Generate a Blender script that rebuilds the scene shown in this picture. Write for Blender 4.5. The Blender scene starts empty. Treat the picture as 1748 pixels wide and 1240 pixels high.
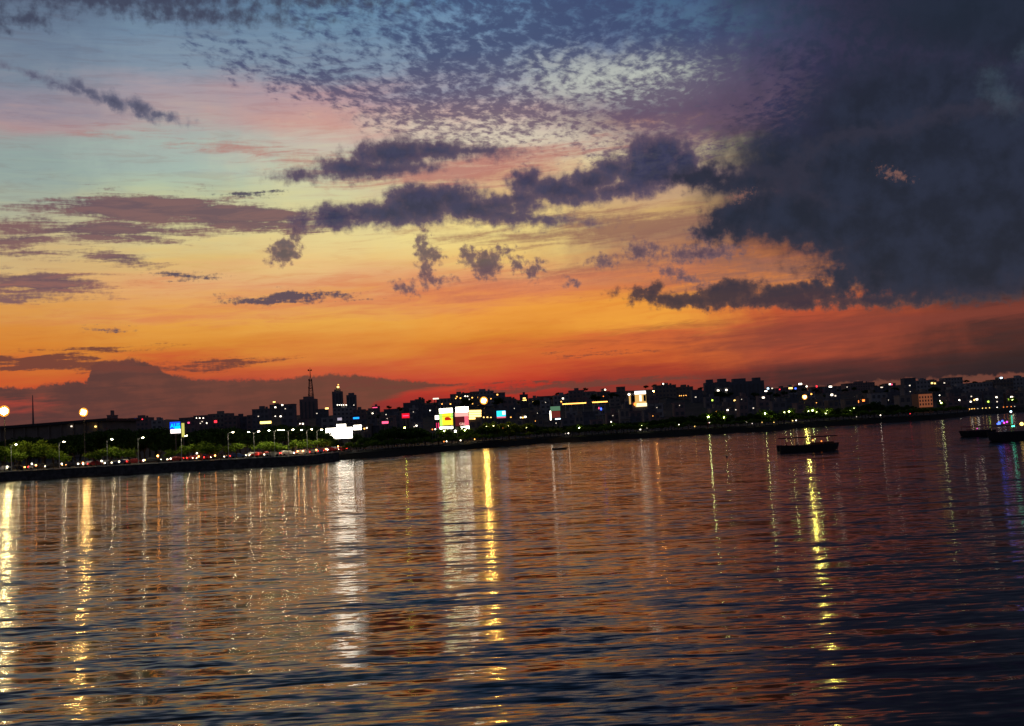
import bpy, bmesh, math, random
import numpy as np
from mathutils import Vector, Matrix
R = math.radians
random.seed(7)
rng = np.random.default_rng(7)
scene = bpy.context.scene
COL = scene.collection

# ------------------------------------------------------------------ camera
W, H = 1748.0, 1240.0
FPX = 1679.0
CAM_H = 8.0
PITCH = R(3.54); ROLL = R(3.0)
r0 = Vector((1, 0, 0)); u0 = Vector((0, -math.sin(PITCH), math.cos(PITCH))); fw = Vector((0, math.cos(PITCH), math.sin(PITCH)))
cr = r0 * math.cos(ROLL) - u0 * math.sin(ROLL)
cu = u0 * math.cos(ROLL) + r0 * math.sin(ROLL)
cam_d = bpy.data.cameras.new('camera'); cam = bpy.data.objects.new('camera', cam_d); COL.objects.link(cam)
cam.matrix_world = Matrix(((cr.x, cu.x, -fw.x, 0), (cr.y, cu.y, -fw.y, 0), (cr.z, cu.z, -fw.z, CAM_H), (0, 0, 0, 1)))
cam_d.sensor_fit = 'HORIZONTAL'; cam_d.sensor_width = 36.0; cam_d.lens = 36.0 * FPX / W
cam_d.clip_start = 0.5; cam_d.clip_end = 20000
scene.camera = cam

def ray(px, py):
    return (fw + cr * ((px - W / 2) / FPX) + cu * ((H / 2 - py) / FPX))
def at(px, py, Y):                       # the point of that sight line at depth Y
    d = ray(px, py); k = Y / d.y
    return Vector((d.x * k, Y, CAM_H + d.z * k))
def on_water(px, py, z=0.0):
    d = ray(px, py); k = (z - CAM_H) / d.z
    return Vector((d.x * k, d.y * k, z))
def tang(px, py):
    d = ray(px, py); return d.x / d.y, d.z / d.y
def azel(px, py):
    d = ray(px, py).normalized()
    return math.degrees(math.atan2(d.x, d.y)), math.degrees(math.asin(d.z))
def lin(c):
    o = []
    for v in c[:3]:
        v = v / 255.0
        o.append(v / 12.92 if v <= 0.04045 else ((v + 0.055) / 1.055) ** 2.4)
    return o

# ------------------------------------------------------------------ render settings
scene.render.engine = 'CYCLES'
scene.view_settings.view_transform = 'Standard'; scene.view_settings.look = 'None'
scene.view_settings.exposure = 0.0; scene.view_settings.gamma = 1.0
scene.cycles.use_denoising = True
scene.cycles.max_bounces = 4; scene.cycles.diffuse_bounces = 2; scene.cycles.glossy_bounces = 3
scene.cycles.sample_clamp_indirect = 4.0
scene.cycles.sample_clamp_direct = 60.0
scene.cycles.caustics_reflective = False

# ------------------------------------------------------------------ world: dusk sky
world = bpy.data.worlds.new('World'); scene.world = world; world.use_nodes = True
WT = world.node_tree; WT.nodes.clear()
class N:
    """small helper that writes shader nodes as expressions"""
    def __init__(s, tree): s.t = tree
    def new(s, kind): return s.t.nodes.new(kind)
    def put(s, sock, v):
        if hasattr(v, 'is_linked') or isinstance(v, bpy.types.NodeSocket): s.t.links.new(v, sock)
        elif isinstance(v, (tuple, list)) and sock.type == 'RGBA': sock.default_value = (v[0], v[1], v[2], 1)
        else: sock.default_value = v
    def m(s, op, a, b=None, c=None, clamp=False):
        n = s.new('ShaderNodeMath'); n.operation = op; n.use_clamp = clamp
        s.put(n.inputs[0], a)
        if b is not None: s.put(n.inputs[1], b)
        if c is not None: s.put(n.inputs[2], c)
        return n.outputs[0]
    def v(s, op, a, b=None, scale=None):
        n = s.new('ShaderNodeVectorMath'); n.operation = op
        s.put(n.inputs[0], a)
        if b is not None: s.put(n.inputs[1], b)
        if scale is not None: s.put(n.inputs['Scale'], scale)
        return n.outputs['Value'] if op in ('LENGTH', 'DOT_PRODUCT', 'DISTANCE') else n.outputs[0]
    def xyz(s, x, y, z=0.0):
        n = s.new('ShaderNodeCombineXYZ'); s.put(n.inputs[0], x); s.put(n.inputs[1], y); s.put(n.inputs[2], z); return n.outputs[0]
    def sep(s, v):
        n = s.new('ShaderNodeSeparateXYZ'); s.put(n.inputs[0], v); return n.outputs
    def sepc(s, c):
        n = s.new('ShaderNodeSeparateColor'); s.put(n.inputs[0], c); return n.outputs
    def wob(s, c, ax, ay):               # colour noise -> centred 2D offset
        o = s.sepc(c)
        return s.xyz(s.m('MULTIPLY_ADD', o[0], ax, -0.5 * ax), s.m('MULTIPLY_ADD', o[1], ay, -0.5 * ay))
    def noise(s, vec, scale, detail=3, rough=0.5, dist=0.0, dim='2D', col=False):
        n = s.new('ShaderNodeTexNoise'); n.noise_dimensions = dim
        s.put(n.inputs['Vector'], vec); n.inputs['Scale'].default_value = scale
        n.inputs['Detail'].default_value = detail; n.inputs['Roughness'].default_value = rough
        n.inputs['Distortion'].default_value = dist
        return n.outputs['Color'] if col else n.outputs['Fac']
    def sstep(s, x, lo, hi, a=0.0, b=1.0):
        n = s.new('ShaderNodeMapRange'); n.interpolation_type = 'SMOOTHSTEP'
        s.put(n.inputs['Value'], x); s.put(n.inputs['From Min'], lo); s.put(n.inputs['From Max'], hi)
        s.put(n.inputs['To Min'], a); s.put(n.inputs['To Max'], b); return n.outputs[0]
    def mix(s, f, a, b, mode='MIX'):
        n = s.new('ShaderNodeMix'); n.data_type = 'RGBA'; n.blend_type = mode
        s.put(n.inputs[0], f); s.put(n.inputs[6], a); s.put(n.inputs[7], b); return n.outputs[2]
    def ramp(s, f, stops, interp='LINEAR'):
        n = s.new('ShaderNodeValToRGB'); cr_ = n.color_ramp; cr_.interpolation = interp
        stops = sorted(stops, key=lambda q: q[0])
        cr_.elements[0].position = stops[0][0]; cr_.elements[0].color = (*stops[0][1], 1)
        cr_.elements[1].position = stops[-1][0]; cr_.elements[1].color = (*stops[-1][1], 1)
        for p, c in stops[1:-1]:
            e = cr_.elements.new(p); e.color = (*c, 1)
        s.put(n.inputs[0], f); return n.outputs[0]
    def map(s, vec, loc, rot, scl):
        n = s.new('ShaderNodeMapping'); n.vector_type = 'TEXTURE'
        s.put(n.inputs[0], vec); n.inputs[1].default_value = (loc[0], loc[1], 0)
        n.inputs[2].default_value = (0, 0, rot); n.inputs[3].default_value = (scl[0], scl[1], 1); return n.outputs[0]
n = N(WT)
tc = n.new('ShaderNodeTexCoord').outputs['Generated']
dx, dy, dz = n.sep(tc)[:3]
AZ = n.m('MULTIPLY', n.m('ARCTAN2', dx, dy), 180 / math.pi)
EL = n.m('MULTIPLY', n.m('ARCSINE', dz), 180 / math.pi)
P = n.xyz(AZ, EL, 1.0)                                                # (azimuth, elevation, 1) in degrees
n_big = n.noise(P, 0.55, 5, 0.55)                                    # soft billows
n_bil = n.noise(P, 1.3, 4.5, 0.52)                                      # cumulus edges
n_fine = n.noise(P, 4.0, 4, 0.6)
rotP = n.map(P, (0, 0), R(2.0), (1, 1))
n_str = n.noise(n.v('MULTIPLY', rotP, (0.09, 0.75, 1)), 1.0, 5, 0.6)  # long streaks
n_str2 = n.noise(n.v('MULTIPLY', rotP, (0.28, 2.6, 1)), 1.0, 5, 0.65, 0.4)
c_big = n.m('SUBTRACT', n_big, 0.5); c_bil = n.m('SUBTRACT', n_bil, 0.5); c_fine = n.m('SUBTRACT', n_fine, 0.5)
c_str = n.m('SUBTRACT', n_str, 0.5); c_str2 = n.m('SUBTRACT', n_str2, 0.5)

# clear sky: colours by elevation for seven azimuths
ELMAX = 40.0
cols = [
 (50,  [(-60,(92,104,128)),(0,(96,112,136)),(60,(108,126,150)),(130,(124,138,156)),(180,(152,142,156)),(208,(178,150,152)),(235,(158,164,162)),(280,(150,168,164)),(330,(166,176,160)),(370,(190,182,148)),(420,(208,186,136)),(470,(220,176,116)),(520,(224,160,86)),(560,(228,150,64)),(595,(236,148,52)),(630,(230,118,50)),(665,(224,88,48)),(690,(200,80,62)),(730,(120,58,54))]),
 (300, [(-60,(90,110,138)),(0,(98,120,150)),(60,(118,142,166)),(120,(136,152,170)),(160,(168,156,166)),(200,(184,164,164)),(235,(172,180,174)),(280,(170,188,178)),(320,(182,196,170)),(370,(206,200,150)),(420,(222,202,142)),(450,(226,190,120)),(480,(232,178,122)),(520,(234,168,98)),(560,(238,165,68)),(600,(240,158,54)),(625,(228,112,50)),(660,(200,84,54)),(710,(140,60,54))]),
 (560, [(-60,(90,124,156)),(0,(102,138,168)),(60,(118,146,172)),(120,(134,150,170)),(165,(188,156,162)),(210,(208,160,150)),(240,(204,190,175)),(290,(206,206,176)),(340,(218,212,162)),(400,(236,216,150)),(450,(240,202,134)),(480,(234,178,124)),(510,(232,160,94)),(550,(240,172,74)),(590,(240,152,60)),(630,(226,108,58)),(650,(222,94,58)),(675,(190,62,50)),(720,(140,55,50))]),
 (850, [(-60,(70,104,146)),(0,(98,140,178)),(80,(128,150,178)),(150,(160,160,174)),(200,(206,178,172)),(240,(222,206,180)),(290,(216,170,142)),(340,(228,194,132)),(400,(248,224,142)),(440,(242,202,120)),(475,(230,152,106)),(500,(228,138,86)),(530,(242,160,66)),(570,(236,148,50)),(610,(232,114,50)),(640,(222,84,48)),(668,(205,58,44)),(710,(140,50,46))]),
 (1100,[(-60,(54,70,110)),(0,(72,98,140)),(80,(98,110,146)),(125,(170,178,172)),(160,(150,150,156)),(200,(104,92,116)),(232,(160,120,118)),(265,(232,216,164)),(320,(202,165,132)),(370,(212,172,112)),(400,(168,124,98)),(440,(196,132,92)),(480,(216,124,74)),(520,(242,158,62)),(550,(246,166,62)),(580,(226,112,56)),(610,(236,118,50)),(640,(184,70,46)),(670,(134,58,50)),(710,(110,50,48))]),
 (1350,[(-60,(44,50,80)),(0,(52,58,92)),(150,(58,56,92)),(300,(46,50,76)),(420,(122,76,62)),(450,(192,116,72)),(490,(240,142,60)),(520,(214,98,54)),(545,(186,80,52)),(565,(166,72,54)),(590,(186,84,54)),(620,(120,60,50)),(650,(74,48,46)),(710,(60,42,42))]),
 (1700,[(-60,(32,40,58)),(0,(32,42,60)),(200,(34,40,60)),(400,(34,36,52)),(498,(38,36,46)),(515,(112,52,44)),(540,(112,52,46)),(560,(84,46,44)),(585,(62,43,43)),(640,(46,39,41)),(710,(44,40,42))]),
]
elw = n.m('ADD', EL, n.m('MULTIPLY', c_str, 2.6))
elw = n.m('ADD', elw, n.m('MULTIPLY', c_str2, 0.8))
elf = n.m('DIVIDE', elw, ELMAX)
sky = None; prev = None
for cx_, st in cols:
    stops = []
    for y, c in st:
        k_ = min(1.0, max(0.0, (y - 540) / 70.0))
        c = (c[0] * (1 - .09 * k_), c[1] * (1 - .13 * k_), c[2] * (1 - .02 * k_))
        stops.append((max(0.0, azel(cx_, y)[1] / ELMAX), lin(c)))
    top = st[0][1]
    stops.append((0.85, [q * 0.32 for q in lin(top)]))
    a = azel(cx_, 350)[0]
    c = n.ramp(elf, stops)
    if sky is None: sky = c
    else:
        f = n.sstep(n.m('ADD', AZ, n.m('MULTIPLY', c_big, 5.0)), prev, a)
        sky = n.mix(f, sky, c)
    prev = a
# thin brighter / darker streaks in the clear part
sky = n.mix(n.sstep(n_str2, 0.48, 0.70, 0.0, 0.42), sky, n.mix(1.0, sky, (0.90, 0.74, 0.72), 'MULTIPLY'))
sky = n.mix(n.sstep(n_str2, 0.50, 0.30, 0.0, 0.22), sky, n.mix(1.0, sky, (1.12, 1.16, 1.05), 'MULTIPLY'))

def blob(cx, cy, rx, ry, rot=0.0, vec=None):
    """signed depth in degrees inside a tilted ellipse given by photo position"""
    a0, e0 = azel(cx, cy)
    ca, sa = math.cos(R(rot)), math.sin(R(rot))
    a1, e1 = azel(cx + rx * ca, cy - rx * sa)
    a2, e2 = azel(cx + ry * sa, cy + ry * ca)
    L1 = math.hypot(a1 - a0, e1 - e0); L2 = math.hypot(a2 - a0, e2 - e0)
    ang = math.atan2(e1 - e0, a1 - a0)
    vec = P if vec is None else vec
    A = (math.cos(ang) / L1, math.sin(ang) / L1); B = (-math.sin(ang) / L2, math.cos(ang) / L2)
    x = n.v('DOT_PRODUCT', vec, (A[0], A[1], -(A[0] * a0 + A[1] * e0)))
    y = n.v('DOT_PRODUCT', vec, (B[0], B[1], -(B[0] * a0 + B[1] * e0)))
    l = n.v('LENGTH', n.xyz(x, y))
    return n.m('MULTIPLY_ADD', l, -min(L1, L2), min(L1, L2))
def union(bl, vec=None):
    out = None
    for b in bl:
        d = blob(*b, vec=vec)
        out = d if out is None else n.m('MAXIMUM', out, d)
    return out
def warped(amount, scale):
    w = n.noise(P, scale, 4, 0.6, col=True)
    return n.v('ADD', P, n.wob(w, amount, amount * 0.8))
PW = warped(1.1, 1.1)        # billowed
PS = n.v('ADD', P, n.wob(n.noise(n.v('MULTIPLY', rotP, (0.2, 1.5, 1)), 1.0, 5, 0.65, col=True), 5.0, 1.5))

# mottled altocumulus field: rows of cells on a level deck
zz = n.m('MAXIMUM', dz, 0.05)
Q = n.xyz(n.m('DIVIDE', dx, zz), n.m('DIVIDE', dy, zz))
Qr = n.map(n.v('MULTIPLY', Q, (1.0, 0.58, 1.0)), (0, 0), R(28), (1.0, 0.8))
qw = n.wob(n.noise(Q, 5.0, 3, 0.5, col=True), 0.05, 0.05)
cell = n.noise(n.v('ADD', Qr, qw), 27.0, 3, 0.6, 0.0)
cell2 = n.noise(Q, 2.2, 3, 0.5)
ac = union([(900, 70, 330, 120, 0), (600, 140, 210, 42, -12), (850, 180, 300, 80, -5), (1140, 130, 250, 130, 0), (760, 30, 230, 60, 0), (1010, 245, 170, 30, -6)], vec=PW)
ac = n.m('ADD', ac, n.m('MULTIPLY', c_big, 3.0))
acm = n.sstep(ac, -1.2, 2.4)
bright = n.sstep(n.m('ADD', union([(1035, 130, 150, 42, 4), (870, 235, 160, 22, -4)], vec=PW), n.m('MULTIPLY', c_bil, 2.0)), -0.8, 1.2)
thr = n.m('ADD', 0.66, n.m('MULTIPLY', acm, -0.30))
thr = n.m('ADD', thr, n.m('MULTIPLY', bright, 0.16))
thr = n.m('ADD', thr, n.m('MULTIPLY', n.m('SUBTRACT', cell2, 0.5), 0.3))
def tint(sky, bl, col, soft, op):
    return n.mix(n.sstep(n.m('ADD', union(bl, vec=PW), n.m('MULTIPLY', c_big, 1.6)), -soft, soft, 0.0, op), sky, col)
sky = tint(sky, [(1040, 130, 140, 42, 3)], lin((196, 200, 190)), 1.1, 0.75)
sky = tint(sky, [(880, 232, 190, 24, -2)], lin((226, 214, 190)), 0.9, 0.7)
sky = tint(sky, [(1180, 35, 160, 40, 0)], lin((84, 124, 150)), 1.6, 0.5)
acf = n.m('MULTIPLY', n.sstep(n.m('SUBTRACT', cell, thr), -0.20, 0.20, 0.0, 0.88), n.sstep(acm, 0.0, 0.25))
acc = n.mix(n.sstep(EL, azel(900, 260)[1], azel(900, 60)[1]), lin((112, 88, 108)), lin((64, 76, 114)))
sky = n.mix(acf, sky, acc)

def layer(sky, bl, col, amp, soft, vec, noise, op=1.0, amp2=0.0, rim=None):
    d = union(bl, vec=vec)
    d = n.m('ADD', d, n.m('MULTIPLY', noise, amp))
    if amp2: d = n.m('ADD', d, n.m('MULTIPLY', c_fine, amp2))
    if rim: d = n.m('ADD', d, 0.10)
    f = n.sstep(d, -soft, soft, 0.0, op)
    if rim: col = n.mix(n.sstep(d, -soft * .3, soft * 2.6), lin(rim), col)
    return n.mix(f, sky, col), d
# soft mauve layer clouds, left
mauve = n.mix(n.sstep(n_str2, 0.35, 0.65), lin((104, 78, 92)), lin((128, 92, 96)))
sky, _ = layer(sky, [(250, 355, 150, 25, 0), (400, 367, 165, 24, -3), (170, 394, 180, 15, -1), (110, 356, 90, 6, 0), (30, 410, 60, 11, 0), (10, 432, 70, 7, 0), (200, 443, 62, 12, -8), (60, 483, 120, 17, -3), (30, 507, 60, 5, 0)],
                mauve, 1.1, 0.22, PS, c_str2, 0.94, 0.35)
# salmon veil round the dark clouds in the middle
sky, _ = layer(sky, [(850, 272, 130, 16, 8), (760, 300, 150, 18, 4), (500, 268, 90, 5, -6)], lin((186, 116, 108)), 1.5, 0.45, PS, c_str2, 0.75, 0.3)
sky, _ = layer(sky, [(1090, 385, 200, 22, 4), (980, 400, 150, 10, 2), (1300, 455, 130, 14, -5), (1010, 465, 120, 8, 8), (1280, 480, 120, 12, 0)], lin((146, 100, 88)), 1.8, 0.55, PS, c_str2, 0.8, 0.4)
sky, _ = layer(sky, [(760, 500, 330, 12, 6), (600, 485, 200, 7, 2), (330, 540, 90, 5, 2)], lin((224, 126, 86)), 1.2, 0.5, PS, c_str2, 0.55)
sky, _ = layer(sky, [(1330, 578, 160, 18, 3), (1500, 545, 240, 8, 5)], lin((132, 64, 54)), 1.6, 0.6, PS, c_str2, 0.75)
# violet veil on the right of the cell field
fv = n.m('MULTIPLY', n.sstep(n.m('ADD', AZ, n.m('MULTIPLY', c_big, 7.0)), azel(1130, 100)[0], azel(1560, 100)[0], 0.0, 0.95), n.sstep(n.m('ADD', EL, n.m('MULTIPLY', c_big, 5.0)), azel(1300, 330)[1], azel(1300, 230)[1]))
sky = n.mix(fv, sky, n.mix(n.sstep(n_bil, 0.35, 0.65), lin((42, 46, 68)), lin((58, 52, 80))))
# dark cumulus
dark = n.mix(n.sstep(n_bil, 0.35, 0.68), lin((43, 48, 78)), lin((56, 58, 90)))
PW3 = warped(0.6, 2.0)
cum = [(600, 368, 64, 14, 0), (655, 366, 80, 17, 0), (885, 340, 60, 14, 10), (840, 352, 90, 16, 0), (600, 287, 52, 19, 0), (672, 262, 70, 25, 5), (738, 257, 60, 17, 0), (640, 290, 90, 14, 5), (515, 301, 30, 7, 0), (810, 258, 50, 8, 0),
       (572, 370, 36, 22, 0), (625, 364, 30, 16, 0), (668, 364, 56, 22, 0), (718, 348, 62, 34, 0), (770, 338, 56, 22, 0), (800, 356, 80, 22, -10), (850, 366, 80, 12, -8), (900, 374, 70, 7, -3), (515, 380, 20, 11, 0),
       (900, 310, 30, 21, 0), (960, 325, 80, 23, -3), (1010, 310, 60, 23, 12), (1045, 288, 30, 22, 0), (1110, 288, 66, 38, 15), (1128, 262, 62, 30, 0), (1082, 264, 14, 26, 0), (1165, 280, 30, 34, 0), (1060, 322, 90, 15, 5), (1200, 300, 70, 14, 0)]
sky, d1 = layer(sky, cum, dark, 0.9, 0.30, PW3, c_bil, 0.97, 0.16, rim=(104, 84, 102))
small = [(485, 430, 24, 17, 20), (503, 405, 6, 14, 0), (720, 422, 7, 20, -10), (736, 436, 14, 10, 0), (727, 466, 9, 18, -10), (690, 492, 13, 6, -20), (742, 480, 12, 3, 0),
         (798, 436, 10, 13, 0), (830, 452, 24, 21, 0), (856, 429, 11, 6, 0), (884, 450, 8, 10, 0), (906, 464, 8, 10, 0), (922, 456, 4, 6, 0), (1030, 447, 15, 6, 0), (1092, 430, 19, 11, 0), (1110, 422, 16, 4, -10),
         (1195, 432, 52, 10, 3), (1160, 436, 14, 9, 0), (1165, 472, 24, 5, -20), (976, 482, 5, 3, 0), (1205, 400, 20, 10, 0)]
PW2 = warped(0.9, 2.4)
sky, d2 = layer(sky, small, n.mix(0.35, dark, lin((96, 74, 88))), 0.85, 0.22, PW2, n.m('SUBTRACT', n.noise(P, 2.6, 4, 0.52), 0.5), 0.88, 0.18, rim=(124, 94, 98))
sky, _ = layer(sky, [(470, 512, 66, 7, 0), (500, 506, 20, 8, 0), (308, 470, 40, 4.5, 0), (426, 331, 28, 4, 0), (175, 562, 20, 2, 0), (560, 508, 40, 2, 0)], lin((78, 70, 90)), 0.35, 0.13, PS, c_bil, 0.93, 0.4)
sky, _ = layer(sky, [(196, 174, 22, 10, -35), (240, 187, 22, 9, -30), (278, 197, 20, 4, -15), (150, 155, 18, 3, -30), (95, 143, 26, 2, -20)], lin((62, 68, 96)), 0.7, 0.22, PW3, c_bil, 0.9, 0.2, rim=(104, 104, 126))
low = [(1132, 509, 50, 9, -8), (1118, 497, 14, 11, 0), (1200, 514, 90, 10, 0), (1246, 501, 56, 20, 5), (1310, 514, 140, 12, 0), (1345, 504, 66, 18, 3), (1392, 498, 44, 17, 0), (1500, 512, 190, 10, 2)]
sky, d3 = layer(sky, low, lin((48, 46, 62)), 0.9, 0.18, PW3, c_bil, 0.96, 0.25, rim=(92, 66, 66))
# the big dark mass on the right
massc = n.mix(n.sstep(n.m('ADD', n_big, n.m('MULTIPLY', c_bil, 0.12)), 0.30, 0.72), lin((31, 36, 52)), lin((40, 46, 66)))
massc = n.mix(n.sstep(EL, azel(1600, 160)[1], azel(1600, 20)[1], 0.0, 0.6), massc, lin((30, 40, 56)))
soft_mass = [(1590, 215, 250, 120, 0), (1620, 310, 370, 160, 0), (1760, 20, 340, 100, 0), (1350, 280, 110, 60, 0), (1560, 420, 200, 60, 0)]
sky, _ = layer(sky, soft_mass, massc, 1.6, 1.5, PW, c_bil, 0.97, 0.4)
mass = [(1345, 368, 112, 46, -2), (1262, 372, 56, 34, 8), (1460, 385, 150, 52, -2), (1615, 420, 230, 88, 0), (1560, 474, 170, 34, 0), (1700, 330, 300, 150, 0), (1215, 304, 60, 16, 0), (1290, 312, 80, 20, 0), (1222, 398, 26, 14, 0), (1500, 300, 160, 80, 0)]
sky, d4 = layer(sky, mass, massc, 1.2, 0.42, PW3, c_bil, 1.0, 0.2, rim=(50, 49, 66))
sky, _ = layer(sky, [(1525, 298, 15, 5, -20), (1262, 336, 12, 4, 20)], lin((150, 104, 90)), 0.7, 0.2, PW2, c_fine, 0.6, 0.3)
sky, _ = layer(sky, [(1690, 128, 10, 14, 0), (1705, 165, 22, 12, -40), (1744, 85, 8, 8, 0)], lin((84, 104, 118)), 1.3, 0.6, PW2, c_big, 0.34, 0.3)
# cloud along the top left
sky, _ = layer(sky, [(190, 0, 260, 16, 0), (330, 22, 130, 13, -3), (15, 32, 50, 10, 0), (520, 0, 90, 8, 0)], lin((62, 66, 88)), 1.7, 0.5, PW, c_bil, 0.9, 0.5)
# low brown bank over the horizon, left
def curve(pts, x):
    st = []
    a_lo, a_hi = -45.0, 45.0
    for px, py in pts:
        a, e = azel(px, py); st.append(((a - a_lo) / (a_hi - a_lo), [e / 12.0] * 3))
    c = n.ramp(n.m('DIVIDE', n.m('SUBTRACT', x, a_lo), a_hi - a_lo), st)
    return n.m('MULTIPLY', n.sepc(c)[0], 12.0)
azw = n.m('ADD', AZ, n.m('MULTIPLY', c_bil, 0.6))
topc = curve([(-600, 670), (0, 663), (60, 660), (120, 654), (146, 652), (152, 628), (175, 616), (232, 613), (262, 622), (284, 638), (330, 646), (400, 650), (500, 645), (560, 638), (620, 641), (690, 650), (780, 657), (790, 690)], azw)
botc = curve([(-600, 800), (600, 760), (640, 690), (700, 672), (780, 660), (1000, 700)], AZ)
dtop = n.m('ADD', n.m('SUBTRACT', topc, EL), n.m('ADD', n.m('MULTIPLY', c_fine, 0.30), n.m('MULTIPLY', c_bil, 0.45)))
dbot = n.m('ADD', n.m('SUBTRACT', EL, botc), n.m('MULTIPLY', c_str2, 0.8))
fb = n.m('MULTIPLY', n.sstep(dtop, -0.07, 0.13), n.sstep(dbot, -0.10, 0.30))
gap = n.sstep(n.m('ADD', union([(30, 690, 60, 8, 0), (20, 705, 50, 5, 0)], vec=PS), n.m('MULTIPLY', c_str2, 0.6)), -0.15, 0.3)
bankc = n.mix(n.sstep(AZ, -27, -6), lin((90, 57, 57)), lin((108, 66, 56)))
bankc = n.mix(n.sstep(n.m('ADD', n_str2, n.m('MULTIPLY', c_big, 0.8)), 0.35, 0.75, 0.0, 0.55), bankc, lin((124, 70, 60)))
sky = n.mix(n.m('MULTIPLY', fb, n.m('SUBTRACT', 1.0, n.m('MULTIPLY', gap, 0.6))), sky, bankc)
sky, _ = layer(sky, [(60, 618, 190, 11, 0), (200, 628, 90, 6, 0), (395, 618, 80, 5, 3), (340, 627, 60, 3, 3), (160, 596, 50, 2, 0), (1030, 604, 40, 2, 2), (690, 655, 120, 3, 0), (1000, 656, 160, 6, 3)], lin((112, 62, 56)), 0.55, 0.10, PS, c_str2, 0.93, 0.2)
# towards the back of the camera the dusk is plain grey blue
back = n.mix(n.sstep(EL, 0.0, 40.0), lin((84, 84, 96)), lin((48, 58, 84)))
aab = n.m('ABSOLUTE', AZ)
sky = n.mix(n.sstep(aab, 38, 75), sky, back)
sky = n.mix(n.sstep(EL, 0.2, -1.0), sky, lin((40, 34, 36)))
# the real air glow underneath: sun just below the horizon
nst = n.new('ShaderNodeTexSky'); nst.sky_type = 'NISHITA'; nst.sun_disc = False
nst.sun_elevation = R(-1.5); nst.sun_rotation = R(-3.0)
bg1 = n.new('ShaderNodeBackground'); n.put(bg1.inputs[0], nst.outputs[0]); bg1.inputs[1].default_value = 0.012
bg2 = n.new('ShaderNodeBackground'); n.put(bg2.inputs[0], sky); bg2.inputs[1].default_value = 0.93
ad = n.new('ShaderNodeAddShader'); WT.links.new(bg1.outputs[0], ad.inputs[0]); WT.links.new(bg2.outputs[0], ad.inputs[1])
wo = n.new('ShaderNodeOutputWorld'); WT.links.new(ad.outputs[0], wo.inputs[0])
world.cycles.sampling_method = 'MANUAL'; world.cycles.sample_map_resolution = 512

# ------------------------------------------------------------------ materials
def principled(name, base, rough=0.8, metal=0.0, var=0.0, scale=1.0, spec=0.3):
    m = bpy.data.materials.new(name); m.use_nodes = True
    b = m.node_tree.nodes['Principled BSDF']
    b.inputs['Base Color'].default_value = (*base, 1); b.inputs['Roughness'].default_value = rough
    b.inputs['Metallic'].default_value = metal; b.inputs['Specular IOR Level'].default_value = spec
    if var:
        q = N(m.node_tree)
        oc = q.new('ShaderNodeTexCoord').outputs['Object']
        f = q.noise(oc, scale, 4, 0.6, dim='3D')
        c = q.mix(q.sstep(f, 0.3, 0.7), [x * (1 - var) for x in base], [min(1, x * (1 + var)) for x in base])
        m.node_tree.links.new(c, b.inputs['Base Color'])
    return m
STRONG = {'board_white', 'board_cream', 'screen_white', 'hotel_sign', 'hotel_canopy'}
def glow(name, col, strength):
    m = bpy.data.materials.new(name); m.use_nodes = True; t = m.node_tree; t.nodes.clear()
    e = t.nodes.new('ShaderNodeEmission'); e.inputs[0].default_value = (*col, 1); e.inputs[1].default_value = strength
    o = t.nodes.new('ShaderNodeOutputMaterial'); t.links.new(e.outputs[0], o.inputs[0])
    m.cycles.emission_sampling = 'FRONT_BACK' if strength > 25 or name in STRONG else 'NONE'
    return m
M = {}
M['earth'] = principled('earth', (0.03, 0.027, 0.02), 0.95, var=0.35, scale=0.05)
M['asphalt'] = principled('asphalt', (0.045, 0.045, 0.047), 0.85, var=0.2, scale=0.4)
M['stone'] = principled('seawall_stone', (0.075, 0.07, 0.065), 0.9, var=0.35, scale=0.8)
M['concrete'] = principled('concrete', (0.30, 0.29, 0.27), 0.85, var=0.2, scale=0.3)
M['metal'] = principled('painted_metal', (0.25, 0.26, 0.27), 0.5, 0.3)
M['dark_metal'] = principled('dark_steel', (0.06, 0.055, 0.055), 0.6, 0.4)
M['bark'] = principled('bark', (0.09, 0.065, 0.045), 0.95, var=0.3, scale=3)
M['glass'] = principled('dark_glass', (0.07, 0.07, 0.08), 0.35, spec=0.5)
M['rubber'] = principled('rubber', (0.02, 0.02, 0.02), 0.9)
M['paint_line'] = principled('road_paint', (0.7, 0.7, 0.66), 0.7)
WALLS = [principled('wall_' + k, c, 0.85, var=0.15, scale=0.2) for k, c in
         [('cream', (0.27, 0.225, 0.19)), ('grey', (0.18, 0.165, 0.175)), ('white', (0.31, 0.29, 0.28)), ('rose', (0.25, 0.17, 0.16)), ('buff', (0.22, 0.175, 0.14)), ('slate', (0.13, 0.13, 0.145))]]
WALLN = ['cream', 'grey', 'white', 'rose', 'buff', 'slate']
def foliage(name, c):
    m = bpy.data.materials.new(name); m.use_nodes = True; t = m.node_tree; t.nodes.clear(); q = N(t)
    oc = q.new('ShaderNodeTexCoord').outputs['Object']
    f = q.noise(oc, 0.6, 3, 0.6, dim='3D')
    col = q.mix(q.sstep(f, 0.35, 0.65), [x * 0.65 for x in c], [x * 1.35 for x in c])
    d = q.new('ShaderNodeBsdfDiffuse'); q.put(d.inputs[0], col)
    tr = q.new('ShaderNodeBsdfTranslucent'); q.put(tr.inputs[0], col)
    mx = q.new('ShaderNodeMixShader'); mx.inputs[0].default_value = 0.35
    t.links.new(d.outputs[0], mx.inputs[1]); t.links.new(tr.outputs[0], mx.inputs[2])
    o = q.new('ShaderNodeOutputMaterial'); t.links.new(mx.outputs[0], o.inputs[0]); return m
M['leaf_a'] = foliage('leaves_deep_green', (0.045, 0.085, 0.022))
M['leaf_b'] = foliage('leaves_fresh_green', (0.12, 0.19, 0.025))
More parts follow.
